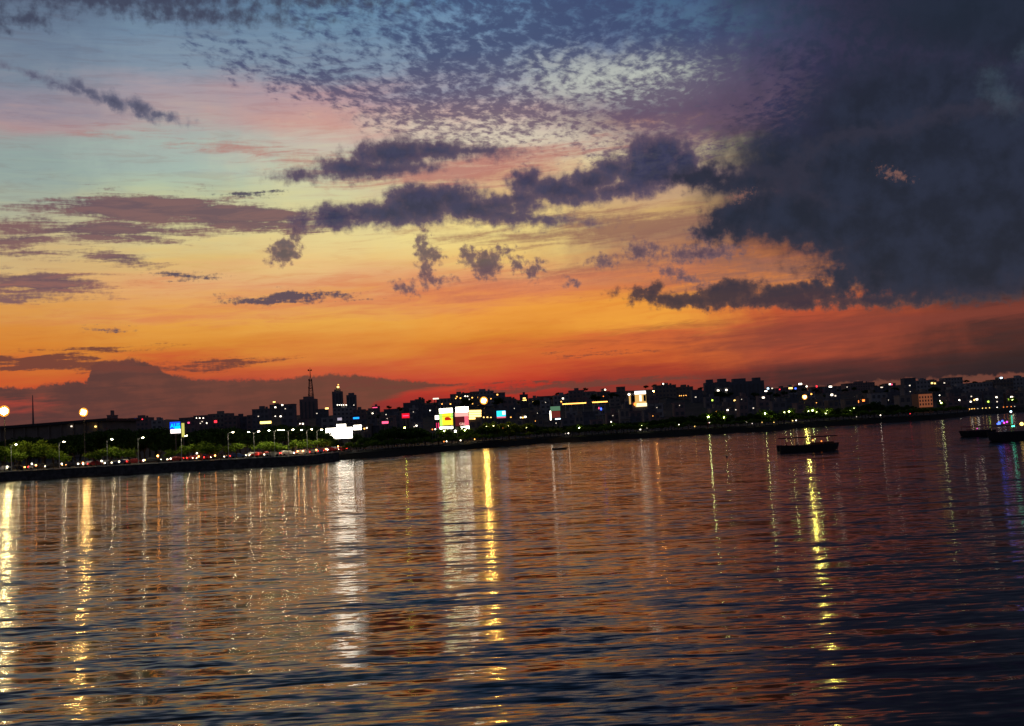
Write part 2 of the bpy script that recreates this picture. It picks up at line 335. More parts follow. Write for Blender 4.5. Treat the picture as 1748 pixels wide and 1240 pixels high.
G = {
 'white': glow('glow_white', (1.0, 0.86, 0.66), 6), 'white_dim': glow('glow_white_dim', (1.0, 0.84, 0.66), 1.6),
 'cool': glow('glow_cool', (0.6, 0.82, 1.0), 4), 'amber': glow('glow_amber', (1.0, 0.42, 0.08), 4),
 'gold': glow('glow_gold', (1.0, 0.62, 0.16), 4), 'red': glow('glow_red', (1.0, 0.03, 0.05), 2.5),
 'pink': glow('glow_pink', (1.0, 0.08, 0.2), 2.2), 'blue': glow('glow_blue', (0.05, 0.12, 1.0), 4),
 'lime': glow('glow_lime', (0.6, 1.0, 0.10), 3.5), 'green': glow('glow_green', (0.08, 0.9, 0.45), 5),
 'magenta': glow('glow_magenta', (0.8, 0.06, 0.6), 2.5), 'orange': glow('glow_orange', (1.0, 0.24, 0.04), 3),
}
GW = {'white': 'white', 'white_dim': 'faint white', 'cool': 'cool white', 'amber': 'amber', 'gold': 'golden', 'red': 'red', 'pink': 'pink', 'blue': 'blue', 'lime': 'lime green', 'green': 'green', 'magenta': 'magenta', 'orange': 'orange'}

# ------------------------------------------------------------------ mesh helpers
class MB:
    def __init__(s): s.v = []; s.f = []; s.mi = []; s.mats = []
    def mat(s, m):
        if m not in s.mats: s.mats.append(m)
        return s.mats.index(m)
    def add(s, vs, fs, m=None):
        k = len(s.v); s.v += [tuple(x) for x in vs]; s.f += [tuple(i + k for i in f) for f in fs]
        s.mi += [s.mat(m) if m is not None else 0] * len(fs)
    def box(s, x0, x1, y0, y1, z0, z1, m=None, rot=0, piv=(0, 0)):
        vs = [(x, y, z) for z in (z0, z1) for x, y in ((x0, y0), (x1, y0), (x1, y1), (x0, y1))]
        if rot:
            c, q = math.cos(rot), math.sin(rot)
            vs = [(piv[0] + (x - piv[0]) * c - (y - piv[1]) * q, piv[1] + (x - piv[0]) * q + (y - piv[1]) * c, z) for x, y, z in vs]
        s.add(vs, [(0, 3, 2, 1), (4, 5, 6, 7), (0, 1, 5, 4), (1, 2, 6, 5), (2, 3, 7, 6), (3, 0, 4, 7)], m)
    def tube(s, pts, radii, seg=6, m=None, cap=True):
        pts = [Vector(p) for p in pts]; k = len(pts); vs = []
        for i, p in enumerate(pts):
            d = (pts[min(i + 1, k - 1)] - pts[max(i - 1, 0)]).normalized()
            a = d.orthogonal().normalized() if abs(d.z) < 0.99 else Vector((1, 0, 0)); b = d.cross(a)
            r = radii[i] if isinstance(radii, (list, tuple)) else radii
            for j in range(seg):
                t = 2 * math.pi * j / seg; vs.append(p + a * (r * math.cos(t)) + b * (r * math.sin(t)))
        fs = [(i * seg + j, i * seg + (j + 1) % seg, (i + 1) * seg + (j + 1) % seg, (i + 1) * seg + j) for i in range(k - 1) for j in range(seg)]
        if cap: fs += [tuple(range(seg))[::-1], tuple((k - 1) * seg + j for j in range(seg))]
        s.add(vs, fs, m)
    def ball(s, c, rx, ry, rz, seg=8, rings=5, m=None):
        vs = [(c[0], c[1], c[2] - rz)]
        for i in range(1, rings):
            t = math.pi * i / rings
            for j in range(seg):
                p = 2 * math.pi * j / seg
                vs.append((c[0] + rx * math.sin(t) * math.cos(p), c[1] + ry * math.sin(t) * math.sin(p), c[2] - rz * math.cos(t)))
        vs.append((c[0], c[1], c[2] + rz)); fs = []
        for j in range(seg): fs.append((0, 1 + (j + 1) % seg, 1 + j))
        for i in range(rings - 2):
            for j in range(seg):
                a = 1 + i * seg + j; b = 1 + i * seg + (j + 1) % seg
                fs.append((a, b, b + seg, a + seg))
        L = len(vs) - 1
        for j in range(seg): fs.append((L, L - seg + j, L - seg + (j + 1) % seg))
        s.add(vs, fs, m)
    def build(s, name, m=None, parent=None, loc=None, rz=0.0, smooth=False):
        me = bpy.data.meshes.new(name); me.from_pydata(s.v, [], s.f)
        if s.mats and not (len(s.mats) == 1 and m is not None):
            for x in s.mats: me.materials.append(x)
            me.polygons.foreach_set('material_index', s.mi)
        else: me.materials.append(m if m is not None else s.mats[0])
        if smooth: me.polygons.foreach_set('use_smooth', [True] * len(s.f))
        me.update()
        o = bpy.data.objects.new(name, me); COL.objects.link(o)
        if parent is not None: o.parent = parent
        if loc is not None: o.location = loc
        if rz: o.rotation_euler = (0, 0, rz)
        return o
def tag(o, label=None, cat=None, group=None, kind=None):
    if label: o['label'] = label
    if cat: o['category'] = cat
    if group: o['group'] = group
    if kind: o['kind'] = kind
    return o
def empty(name, loc, rz=0.0):
    o = bpy.data.objects.new(name, None); COL.objects.link(o); o.location = loc; o.rotation_euler = (0, 0, rz); o.empty_display_size = 0.5; return o
def copy_tree(o, parent=None):
    c = o.copy(); COL.objects.link(c)
    if parent is not None: c.parent = parent
    for ch in list(o.children): copy_tree(ch, c)
    return c
ORD = ['first', 'second', 'third', 'fourth', 'fifth', 'sixth', 'seventh', 'eighth', 'ninth', 'tenth', 'eleventh', 'twelfth', 'thirteenth', 'fourteenth', 'fifteenth', 'sixteenth', 'seventeenth', 'eighteenth', 'nineteenth', 'twentieth'] + ['twenty-' + q for q in ('first', 'second', 'third', 'fourth', 'fifth', 'sixth', 'seventh', 'eighth', 'ninth')] + ['thirtieth'] + ['thirty-' + q for q in ('first', 'second', 'third', 'fourth', 'fifth', 'sixth', 'seventh', 'eighth', 'ninth')] + ['fortieth'] + ['forty-' + q for q in ('first', 'second', 'third', 'fourth', 'fifth', 'sixth', 'seventh', 'eighth', 'ninth')]

# ------------------------------------------------------------------ shoreline and land
SHORE_PX = [(-420, 848), (-150, 831), (0, 822), (100, 816), (200, 810.5), (300, 804.5), (420, 798), (520, 793), (580, 786), (640, 781), (740, 772.5), (860, 762), (920, 757), (1000, 753.5), (1060, 750), (1160, 744.7), (1220, 740), (1300, 737), (1400, 728), (1500, 722), (1590, 717), (1640, 712), (1662, 708.5), (1748, 703.5), (1900, 694), (2150, 680)]
_sp = [on_water(*p) for p in SHORE_PX]
SU = [p.x / p.y for p in _sp]; SY = [p.y for p in _sp]
def shore(u): return float(np.interp(u, SU, SY))
SKY_PX = [(-420, 765), (0, 742), (60, 735), (200, 728), (260, 722), (340, 716), (420, 714), (470, 712), (560, 712), (640, 708), (680, 697), (720, 692), (770, 688), (800, 680), (850, 677), (880, 684), (920, 683), (960, 674), (1000, 671), (1040, 673), (1070, 670), (1130, 664), (1180, 670), (1200, 668), (1300, 670), (1350, 669), (1440, 670), (1500, 665), (1560, 655), (1610, 659), (1660, 655), (1748, 650), (2150, 632)]
KU = [tang(*p)[0] for p in SKY_PX]; KT = [tang(*p)[1] for p in SKY_PX]
FAR = 1500.0
def ground_z(u, Y):
    S = shore(u); a = (Y - S - 60) / (FAR - S - 60); a = min(1, max(0, a)); a = a * a * (3 - 2 * a)
    zt = CAM_H + float(np.interp(u, KU, KT)) * FAR
    return 2.3 + (zt - 2.3) * a
# the land sheet
ubs = [tang(px, 740)[0] for px in range(-420, 2160, 15)]
rings = [-1.5, 2.5, 6, 18, 40, 80, 130, 190, 260, 340, 430, 540, 660, 800, 950, 1120, 1350, 1700, 2500, 5000, 9000]
V = []; F = []
for i, u in enumerate(ubs):
    S = shore(u)
    for j, r in enumerate(rings):
        Y = S + r
        z = -0.8 if j == 0 else (1.7 if j == 1 else ground_z(u, Y))
        if Y > FAR: z = ground_z(u, FAR) - (Y - FAR) * 0.004
        if 5 < j < 18: z += random.uniform(-0.4, 0.4) * r / 200
        V.append((u * Y, Y, z))
nr = len(rings)
for i in range(len(ubs) - 1):
    for j in range(nr - 1): F.append((i * nr + j, (i + 1) * nr + j, (i + 1) * nr + j + 1, i * nr + j + 1))
mb = MB(); mb.add(V, F); g = mb.build('ground', M['earth']); tag(g, kind='structure')

# lake: one sheet with ripples in its shading normal
wm = bpy.data.materials.new('lake_water'); wm.use_nodes = True
t = wm.node_tree; t.nodes.clear(); q = N(t)
ob = q.new('ShaderNodeTexCoord').outputs['Object']
def band(sx, sy, det, rough, ax, ay, dist=0.0, rot=0.0):
    v = q.map(ob, (0, 0), R(rot), (1, 1)) if rot else ob
    c = q.noise(q.v('MULTIPLY', v, (sx, sy, 1)), 1.0, det, rough, dist, col=True)
    o = q.sepc(c)
    return q.m('MULTIPLY_ADD', o[0], ax, -0.5 * ax), q.m('MULTIPLY_ADD', o[1], ay, -0.5 * ay)
gust = q.sstep(q.noise(q.v('MULTIPLY', ob, (0.010, 0.03, 1)), 1.0, 3, 0.6), 0.35, 0.65, 0.8, 1.2)
b = [band(0.035, 0.40, 1, 0.4, 0.02, 0.21, 0.2, 2), band(0.14, 0.95, 1, 0.45, 0.03, 0.40, 0.2, -3), band(0.50, 2.7, 1.5, 0.5, 0.05, 0.44, 0.1, 2), band(1.8, 7.0, 0, 0.5, 0.05, 0.16)]
nx = b[0][0]; ny = b[0][1]
for p in b[1:]:
    nx = q.m('ADD', nx, p[0]); ny = q.m('ADD', ny, p[1])
nx = q.m('MULTIPLY', nx, gust); ny = q.m('MULTIPLY', ny, gust)
nrm = q.v('NORMALIZE', q.xyz(nx, ny, 1.0))
pb = q.new('ShaderNodeBsdfPrincipled'); pb.inputs['Base Color'].default_value = (0.004, 0.008, 0.014, 1)
pb.inputs['Roughness'].default_value = 0.10; pb.inputs['IOR'].default_value = 1.333
t.links.new(nrm, pb.inputs['Normal'])
o_ = q.new('ShaderNodeOutputMaterial'); t.links.new(pb.outputs[0], o_.inputs[0])
mb = MB(); mb.add([(-2500, -300, 0), (2500, -300, 0), (2500, 1100, 0), (-2500, 1100, 0)], [(0, 1, 2, 3)])
lake = mb.build('lake_water', wm); tag(lake, kind='structure')

def pt(px, back, z=None):
    """a point `back` metres inland from the waterline at photo column px"""
    u = float(np.interp(px, [p[0] for p in SHORE_PX], SU)); Y = shore(u) + back
    return Vector((u * Y, Y, ground_z(u, Y) if z is None else z))
# road along the left bank and its kerb
def strip(name, pxs, b0, b1, z0, m, thick=None):
    mb = MB(); vs = []; fs = []
    for px in pxs:
        a = pt(px, b0); c = pt(px, b1)
        vs += [(a.x, a.y, z0), (c.x, c.y, z0)]
    for i in range(len(pxs) - 1): fs.append((2 * i, 2 * i + 2, 2 * i + 3, 2 * i + 1))
    mb.add(vs, fs, m); return tag(mb.build(name, m), kind='structure')
pxs = list(range(-400, 1700, 20))
strip('road', pxs, 9, 21, 2.32, M['asphalt'])
def wallstrip(name, pxs, b0, b1, z0, z1, m):
    mb = MB(); vs = []; fs = []
    for px in pxs:
        a = pt(px, b0); c = pt(px, b1)
        vs += [(a.x, a.y, z0), (a.x, a.y, z1), (c.x, c.y, z1), (c.x, c.y, z0)]
    for i in range(len(pxs) - 1):
        for j in range(3): fs.append((4 * i + j, 4 * i + 4 + j, 4 * i + 5 + j, 4 * i + 1 + j))
    mb.add(vs, fs, m); return mb
k = wallstrip('kerb', pxs, 8.4, 8.9, 2.2, 2.46, M['concrete']).build('kerb', M['concrete']); tag(k, kind='structure')
w1 = wallstrip('seawall', list(range(-400, 600, 20)), -0.6, 0.2, -1.0, 2.33, M['stone']).build('seawall', M['stone'])
tag(w1, 'long dark stone seawall holding up the lamp-lit road on the left shore', 'seawall')
cop = wallstrip('coping', list(range(-400, 600, 20)), -0.8, 0.35, 2.333, 2.45, M['concrete']).build('coping', M['concrete'], w1)
w2 = wallstrip('quay_wall', [1655, 1680, 1700, 1720, 1740, 1760, 1800, 1850, 1900], -0.6, 0.3, -1.0, 2.6, M['stone']).build('quay_wall', M['stone'])
tag(w2, 'low dark quay wall under the golden promenade lights behind the moored boats', 'quay wall')

# ------------------------------------------------------------------ trees
def tree_mesh(seed, h, spread, n_leaf, leaf, low=0.28):
    """trunk and limbs, and a crown of leaf faces gathered round branch ends"""
    rr = random.Random(seed); tr = MB(); tips = []
    ht = h * rr.uniform(0.25, 0.34)
    bend = Vector((rr.uniform(-.05, .05) * h, rr.uniform(-.05, .05) * h, ht))
    tr.tube([(0, 0, -0.4), (bend.x * .4, bend.y * .4, ht * .5), bend], [h * .032, h * .026, h * .021], 7)
    for i in range(rr.randint(6, 8)):
        a = i * 2.4 + rr.uniform(-.4, .4); up = rr.uniform(0.25, 0.95)
        r = spread * (0.35 + 0.65 * math.sqrt(max(0, 1 - up * up))) * rr.uniform(.75, 1.05)
        tip = Vector((math.cos(a) * r, math.sin(a) * r, h * (0.36 + 0.50 * up)))
        mid = (bend + tip) / 2 + Vector((rr.uniform(-.3, .3), rr.uniform(-.3, .3), .04 * h))
        tr.tube([bend, mid, tip], [h * .014, h * .009, h * .004], 5); tips.append((tip, rr.uniform(.16, .27) * h))
        for k in range(2):
            t2 = mid + (tip - mid) * rr.uniform(.2, .8) + Vector((rr.uniform(-1, 1), rr.uniform(-1, 1), rr.uniform(-.3, .8))) * h * .12
            tr.tube([mid, t2], [h * .006, h * .003], 4); tips.append((t2, rr.uniform(.11, .19) * h))
    tips.append((Vector((0, 0, h * .84)), h * .16))
    vs = []; fs = []
    per = n_leaf // len(tips)
    for c, r in tips:
        for k in range(per):
            d = Vector((rr.gauss(0, 1), rr.gauss(0, 1), rr.gauss(0, 1))).normalized() * (rr.random() ** 0.45) * r
            p = c + Vector((d.x, d.y, d.z * .68))
            if p.z < h * low * rr.uniform(.8, 1.2): continue
            nn = Vector((rr.gauss(0, 1), rr.gauss(0, 1), rr.gauss(0.4, 1))).normalized()
            a = nn.orthogonal().normalized(); b = nn.cross(a); s = leaf * rr.uniform(.6, 1.3)
            k0 = len(vs); vs += [p - a * s, p + b * s * .6, p + a * s, p - b * s * .6]; fs.append((k0, k0 + 1, k0 + 2, k0 + 3))
    cw = MB(); cw.add(vs, fs)
    return tr, cw
PROTO = {}
def proto(kind, seeds, h, spread, n_leaf, leaf, mat, low=.28):
    PROTO[kind] = []
    for sd in seeds:
        tr, cw = tree_mesh(sd, h, spread, n_leaf, leaf, low)
        me1 = tr.build('trunk', M['bark']); me2 = cw.build('crown', M[mat])
        PROTO[kind].append((me1.data, me2.data)); bpy.data.objects.remove(me1); bpy.data.objects.remove(me2)
proto('broad', (1, 2, 3, 4, 5), 12.0, 5.2, 2600, 0.42, 'leaf_a')
proto('small', (11, 12, 13), 6.0, 3.0, 1300, 0.26, 'leaf_b', .2)
def tree(kind, loc, s, sz, rz, label, group, name='tree'):
    o = empty(name, loc, rz); o.scale = (s, s, sz); tag(o, label, 'tree', group)
    m1, m2 = random.choice(PROTO[kind])
    for nm, me in (('trunk', m1), ('crown', m2)):
        c = bpy.data.objects.new(nm, me); COL.objects.link(c); c.parent = o
    return o
# top of the tree belt in the photograph
BELT = [(-150, 748), (0, 752), (30, 742), (60, 744), (85, 748), (110, 741), (150, 736), (190, 728), (225, 731), (260, 728), (290, 738), (318, 736), (345, 728), (400, 726), (440, 732), (480, 722), (520, 723), (560, 735), (600, 748), (632, 740), (660, 724), (700, 726), (740, 736), (790, 735), (830, 722), (870, 724), (920, 726), (945, 732), (985, 722), (1050, 726), (1100, 718), (1160, 705), (1200, 704), (1240, 706), (1300, 702), (1340, 706), (1400, 696), (1460, 690), (1490, 684), (1530, 688), (1560, 694)]
bx = [p[0] for p in BELT]; by = [p[1] for p in BELT]
SEG = [(-400, 285, 'dark tree in the belt left of the blue screen', 'dark trees left of the blue screen'),
       (285, 560, 'dark tree between the blue screen and the white billboard', 'dark trees between the blue screen and the white billboard'),
       (560, 745, 'dark tree in the unlit grove right of the white billboard', 'dark trees right of the white billboard'),
       (745, 950, 'dark tree on the bank below the twin hoardings', 'dark trees below the twin hoardings'),
       (950, 1300, 'dark tree on the far bank right of the small red hoarding', 'dark trees in the middle of the far bank'),
       (1300, 1470, 'dark tree below the big yellow mast light', 'dark trees below the yellow mast light'),
       (1470, 1700, 'dark tree massed on the headland', 'dark trees on the headland')]
def seg(px):
    for a, b_, l, g_ in SEG:
        if a <= px < b_: return l, g_
    return SEG[-1][2], SEG[-1][3]
px = -140.0
while px < 1572:
    topy = float(np.interp(px, bx, by)) + random.uniform(0, 5)
    left = px < 590
    for row in (0, 1):
        back = (30 + random.uniform(0, 8) if left else 7 + random.uniform(0, 7)) + row * random.uniform(11, 20)
        x_ = px + (random.uniform(-3, 3) if row == 0 else random.uniform(3, 9))
        if x_ > 1572: continue
        p = pt(x_, back); top = at(x_, topy + (0 if row else random.uniform(1, 9)), p.y).z; h = max(4.0, top - p.z)
        l, g_ = seg(x_)
        if 745 < x_ < 812 and row == 0: h *= .6
        if 566 < x_ < 608: h *= .45 if row == 0 else .55
        tree('broad', p, h / 12 * random.uniform(.9, 1.15), h / 11.6, random.uniform(0, 6.28), l, g_)
    px += random.uniform(12, 17)
# two crowns that cut into the lower corners of the white billboard
for x_, ty, l in ((561, 741, 'dark tree crown cutting into the lower left corner of the dazzling billboard'), (610, 740, 'dark tree crown cutting into the lower right corner of the dazzling billboard')):
    p = pt(x_, 19); h = at(x_, ty, p.y).z - p.z; tree('broad', p, h / 15, h / 11.6, 1.0, l, None)
# headland undergrowth and low shrubs right at the waterline
px = 600.0
while px < 1650:
    p = pt(px, random.uniform(2.6, 5)); s = random.uniform(.35, .62)
    o = tree('small', p, s * 1.5, s, random.uniform(0, 6.28), None, None, name='shrub')
    l, g_ = seg(px); tag(o, l.replace('dark tree', 'dark low waterline shrub'), 'shrub', 'waterline shrubs ' + g_[11:])
    px += random.uniform(9, 13)

# ------------------------------------------------------------------ street lamps of the left road
LAMP_HEAD = glow('street_lamp_glow', (1.0, 0.84, 0.50), 460)
def lamp_proto(h, double):
    root = empty('street_lamp', (0, 0, 0))
    mb = MB(); mb.tube([(0, 0, -0.3), (0, 0, .9)], [.15, .14], 8); mb.tube([(0, 0, .9), (0, 0, h)], [.10, .055], 8)
    mb.build('pole', M['metal'], root)
    for s in ((1, -1) if double else (1,)):
        mb = MB(); mb.tube([(0, 0, h - .4), (s * .5, 0, h + .1), (s * 1.25, 0, h + .25)], [.05, .045, .04], 6); arm = mb.build('arm', M['metal'], root)
        mb = MB(); mb.add([(s * 1.0, -.17, h + .22), (s * 1.75, -.14, h + .27), (s * 1.75, .14, h + .27), (s * 1.0, .17, h + .22), (s * 1.05, -.12, h + .38), (s * 1.65, -.09, h + .40), (s * 1.65, .09, h + .40), (s * 1.05, .12, h + .38)],
                      [(4, 5, 6, 7), (0, 1, 5, 4), (1, 2, 6, 5), (2, 3, 7, 6), (3, 0, 4, 7)]); mb.build('lamp_head', M['metal'], root)
        mb = MB(); mb.ball((s * 1.4, 0, h + .20), .30, .15, .11, 8, 4); mb.build('lamp_glass', LAMP_HEAD, root)
    return root
LP = [(20, 759, 0), (102, 754, 0), (184, 750, 0), (237, 747, 0), (311, 744, 0), (391, 738, 0), (435, 736.5, 1), (470, 734, 1), (494, 733.5, 1), (526, 733, 1), (543, 733.5, 0)]
# nominal 8 m posts, scaled only in height so every head sits where it is seen
p1 = lamp_proto(8.0, False); p2 = lamp_proto(8.0, True); used = set()
for i, (px, py, dbl) in enumerate(LP):
    base = pt(px, 6.5); z = at(px, py, base.y).z
    src = p2 if dbl else p1
    o = src if src.name not in used else copy_tree(src); used.add(src.name)
    o.location = base; o.scale = (1, 1, (z - base.z) / 8.3)
    tag(o, ('double-armed' if dbl else 'single-armed') + ' street lamp by the seawall road, ' + ORD[i] + ' post from the left', 'street lamp', 'street lamps of the left road')

# ------------------------------------------------------------------ tall floodlight masts
def mast(px, py, back, n_l, size, col, strength, label, w=1.6):
    base = pt(px, back); z = at(px, py, base.y).z - base.z
    root = empty('floodlight_mast', base); tag(root, label, 'floodlight mast')
    mb = MB(); mb.tube([(0, 0, -.4), (0, 0, z + .3)], [.24 if z > 12 else .14, .08], 8); mb.build('pole', M['dark_metal'], root)
    mb = MB(); mb.box(-w, w, -.1, .1, z - .12, z + .12); mb.build('crossbar', M['metal'], root)
    gm = glow('mast_glow', col, strength)
    spots = [(0, 0)] if n_l == 1 else [(.62 * w * math.cos(6.283 * i / n_l + .5), .52 * w * math.sin(6.283 * i / n_l + .5)) for i in range(n_l)]
    for x, dz_ in spots:
        zc = z + dz_
        mb = MB(); mb.tube([(x, .1, zc), (x, -.34, zc)], [size * .35, size * .62], 10); hd = mb.build('floodlight', M['dark_metal'], root)
        mb = MB(); mb.ball((x, -.42, zc), size * .34, .14, size * .34, 12, 8); mb.build('lamp_glass', gm, hd)
    if n_l > 1:  # glowing discs added behind the lamps as their warm halo
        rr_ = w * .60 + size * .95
        mb = MB(); mb.tube([(0, -.02, z), (0, -.10, z), (0, -.24, z)], [rr_ * .8, rr_ * .9, rr_], 24, cap=True); mb.build('halo_disc', glow('halo_glow', (1, .34, .04), 1.4), root)
        mb = MB(); mb.tube([(0, -.25, z), (0, -.30, z)], [rr_ * .72, rr_ * .70], 20); mb.build('inner_halo_disc', glow('inner_halo_glow', (1, .62, .16), 4), root)  # smaller, paler disc added for the inner part of the halo
    return root
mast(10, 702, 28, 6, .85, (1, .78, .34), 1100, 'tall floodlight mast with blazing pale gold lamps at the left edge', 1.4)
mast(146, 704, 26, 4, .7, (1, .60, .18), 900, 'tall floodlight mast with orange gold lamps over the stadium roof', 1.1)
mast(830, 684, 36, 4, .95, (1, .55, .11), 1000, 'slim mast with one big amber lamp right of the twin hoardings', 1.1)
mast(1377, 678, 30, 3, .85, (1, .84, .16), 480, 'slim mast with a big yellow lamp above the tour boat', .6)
mast(1120, 668, 260, 1, 1.0, (1, .42, .10), 260, 'orange mast lamp on the hill just right of the floodlit hotel', .6)
mast(271, 778.5, 22, 1, .7, (1, .36, .06), 32, 'low orange lamp glowing among the trees left of the blue screen', .4)
mast(693, 730.5, 14, 1, .75, (.86, .95, .12), 36, 'short mast with a yellow-green lamp at the top of the unlit grove', .4)

# ------------------------------------------------------------------ hoardings and screens
def hoarding(px0, px1, py0, py1, back, label, paint, legs=2, name='hoarding', cat='hoarding', ground=None, depth=.5):
    """paint(parent, w, h) adds the face pieces in local x 0..w, z 0..h, facing the lake (-y)"""
    pxm = (px0 + px1) / 2; base = pt(pxm, back); Y = base.y
    a = at(px0, (py0 + py1) / 2, Y); b_ = at(px1, (py0 + py1) / 2, Y); zt = at(pxm, py0, Y).z; zb = at(pxm, py1, Y).z
    w = b_.x - a.x; h = zt - zb
    root = empty(name, (a.x, Y, base.z)); tag(root, label, cat)
    mb = MB(); mb.box(0, w, 0, depth, zb - base.z, zt - base.z); mb.build('panel', M['dark_metal'], root)
    for i in range(legs):
        x = w * (i + .5) / legs
        mb = MB(); mb.tube([(x, depth / 2, -.4), (x, depth / 2, zb - base.z)], .22, 8); mb.build('leg', M['dark_metal'], root)
    holder = (root, zb - base.z)
    paint(root, w, h, zb - base.z); return root
def face(parent, name, x0, x1, z0, z1, m, y=-.02):
    mb = MB(); mb.box(x0, x1, y - .05, y, z0, z1); return mb.build(name, m, parent)
def writing(parent, s, x, z, size, m, y=-.10, rot=None):
    cu_ = bpy.data.curves.new('writing', 'FONT'); cu_.body = s; cu_.size = size; cu_.extrude = .01; cu_.offset = size * .02
    o = bpy.data.objects.new('writing', cu_); COL.objects.link(o)
    dg = bpy.context.evaluated_depsgraph_get(); me = bpy.data.meshes.new_from_object(o.evaluated_get(dg)); bpy.data.objects.remove(o)
    me.materials.clear(); me.materials.append(m)
    o = bpy.data.objects.new('writing', me); COL.objects.link(o); o.parent = parent; o.location = (x, y, z); o.rotation_euler = (R(90), 0, 0); return o
gm_screen = glow('screen_blue', (.01, .08, 1.0), 1.3); gm_cyan = glow('screen_cyan', (.0, .55, 1.0), 1.6); gm_wh = glow('screen_white', (1, .86, .80), 2.2)
gm_board = glow('board_white', (1.0, .90, .72), 8)
gm_yel = glow('board_yellow', (.95, .72, .03), 1.4); gm_yg = glow('board_lime', (.42, .85, .12), 1.5); gm_red = glow('board_red', (.62, .02, .01), .9)
gm_cream = glow('board_cream', (1.0, .96, .68), 11); gm_mar = glow('board_maroon', (.13, .015, .02), .8); gm_pk = glow('board_pink', (.95, .16, .22), 1.0); gm_salm = glow('board_salmon', (1, .45, .38), 1.2)
gm_aqua = glow('screen_aqua', (.03, .65, .95), 1.7)
def blue_screen(r, w, h, z):
    face(r, 'screen_field', .2, w - .2, z + h * .38, z + h, gm_screen)
    face(r, 'screen_band', w * .45, w - .2, z + h * .38, z + h * .62, gm_cyan, -.08)
    face(r, 'lit_lower_panel', .35, w - .1, z, z + h * .36, gm_wh)
    writing(r, 'A', w * .09, z + h * .50, h * .50, gm_cyan); writing(r, 'US', w * .42, z + h * .56, h * .44, gm_cyan, -.16)
hoarding(289, 309, 720.5, 740, 24, 'blue lit screen over a white panel, on a pole above the left road', blue_screen, 1, 'billboard', 'billboard')
def side_panel(r, w, h, z):
    face(r, 'lit_panel', .1, w - .1, z + .1, z + h - .1, glow('side_panel_yellow', (.75, .70, .16), .9))
hoarding(309.5, 315.5, 722, 747, 24.3, 'narrow dim yellow panel joined to the right of the blue screen', side_panel, 1)
def white_board(r, w, h, z):
    face(r, 'lit_board', .1, w - .1, z, z + h, gm_board)
    mb = MB()
    for k in range(5): mb.box(w * (.15 + .17 * k) - .05, w * (.15 + .17 * k) + .05, -1.2, -.1, z - .5, z - .4)
    mb.build('lamp_bracket', M['dark_metal'], r)
hoarding(556, 602, 730.5, 749, 24, 'big dazzling white billboard raised on legs at the end of the road', white_board, 3, 'billboard', 'billboard')
def white_top(r, w, h, z): face(r, 'lit_board', .1, w - .1, z, z + h, gm_board)
hoarding(574, 591, 724.5, 730, 24.8, 'small lit white header standing on top of the dazzling white billboard', white_top, 1)
hoarding(603, 617.5, 726, 734, 27, 'smaller white lit board beside the right end of the dazzling white billboard', white_top, 2)
hoarding(575.5, 584, 713.5, 718, 60, 'small pale sign panel high above the dazzling white billboard', lambda r, w, h, z: face(r, 'lit_board', .1, w - .1, z, z + h, glow('pale_sign', (.8, .7, .85), .6)), 1)
def yellow_board(r, w, h, z):
    face(r, 'lit_header', .1, w - .1, z + h * .78, z + h, gm_cream)
    face(r, 'yellow_field', w * .22, w - .15, z + h * .16, z + h * .78, gm_yel)
    face(r, 'lime_edge', .1, w * .22, z + h * .12, z + h * .78, gm_yg)
    face(r, 'lime_stripe', w * .82, w - .1, z + h * .5, z + h * .77, gm_yg, -.09)
    mb = MB(); mb.ball((w * .58, -.12, z + h * .50), w * .20, .05, h * .075, 12, 6); mb.box(w * .40, w * .86, -.15, -.10, z + h * .41, z + h * .50); mb.build('red_emblem', gm_red, r)
    face(r, 'frame_bar', .05, w - .05, z + h * .585, z + h * .60, M['dark_metal'], -.16)
    face(r, 'frame_bar', .05, w - .05, z + h * .155, z + h * .17, M['dark_metal'], -.16)
    for k in range(4):
        mb = MB(); mb.box(w * (.12 + .25 * k) - .45, w * (.12 + .25 * k) + .45, -1.3, -.9, z - .1, z + .7); mb.build('floodlight', gm_cream, r)
hoarding(750, 773.5, 697.5, 732, 20, 'tall yellow and lime hoarding with a red emblem, left of the twin pair', yellow_board, 3)
def maroon_board(r, w, h, z):
    face(r, 'lit_header', w * .1, w - .05, z + h * .78, z + h, gm_cream)
    face(r, 'salmon_band', .1, w - .1, z + h * .60, z + h * .78, gm_salm)
    face(r, 'maroon_field', .1, w * .68, z + h * .2, z + h * .60, gm_mar)
    face(r, 'pink_field', w * .68, w - .1, z + h * .2, z + h * .60, gm_pk)
    face(r, 'lit_footer', w * .4, w, z, z + h * .18, gm_cream)
    writing(r, 'G&L', w * .30, z + h * .24, h * .14, gm_salm, -.14)
    mb = MB(); mb.box(-.3, .3, -1.4, -.9, z - .5, z + .3); mb.build('floodlight', gm_cream, r)
hoarding(776.5, 800.5, 695, 735.5, 20, 'tall maroon and pink hoarding with a white header, right of the twin pair', maroon_board, 3)
hoarding(742, 750, 709.5, 716.5, 23, 'small white lit panel touching the left edge of the yellow hoarding', lambda r, w, h, z: face(r, 'lit_board', .1, w - .1, z, z + h, glow('panel_w', (1, .85, .7), 3)), 1)
hoarding(744.5, 750, 722, 731, 23, 'small magenta lit panel low against the yellow hoarding', lambda r, w, h, z: face(r, 'lit_board', .05, w - .05, z, z + h, glow('panel_m', (.85, .04, .16), 1.3)), 1)
def aqua(r, w, h, z):
    face(r, 'screen_field', .1, w - .1, z + h * .22, z + h, gm_aqua); face(r, 'white_corner', w * .62, w - .15, z + h * .45, z + h * .93, glow('screen_violet_white', (.72, .78, 1), 2), -.08)
    face(r, 'red_footer', .1, w - .1, z, z + h * .2, gm_pk)
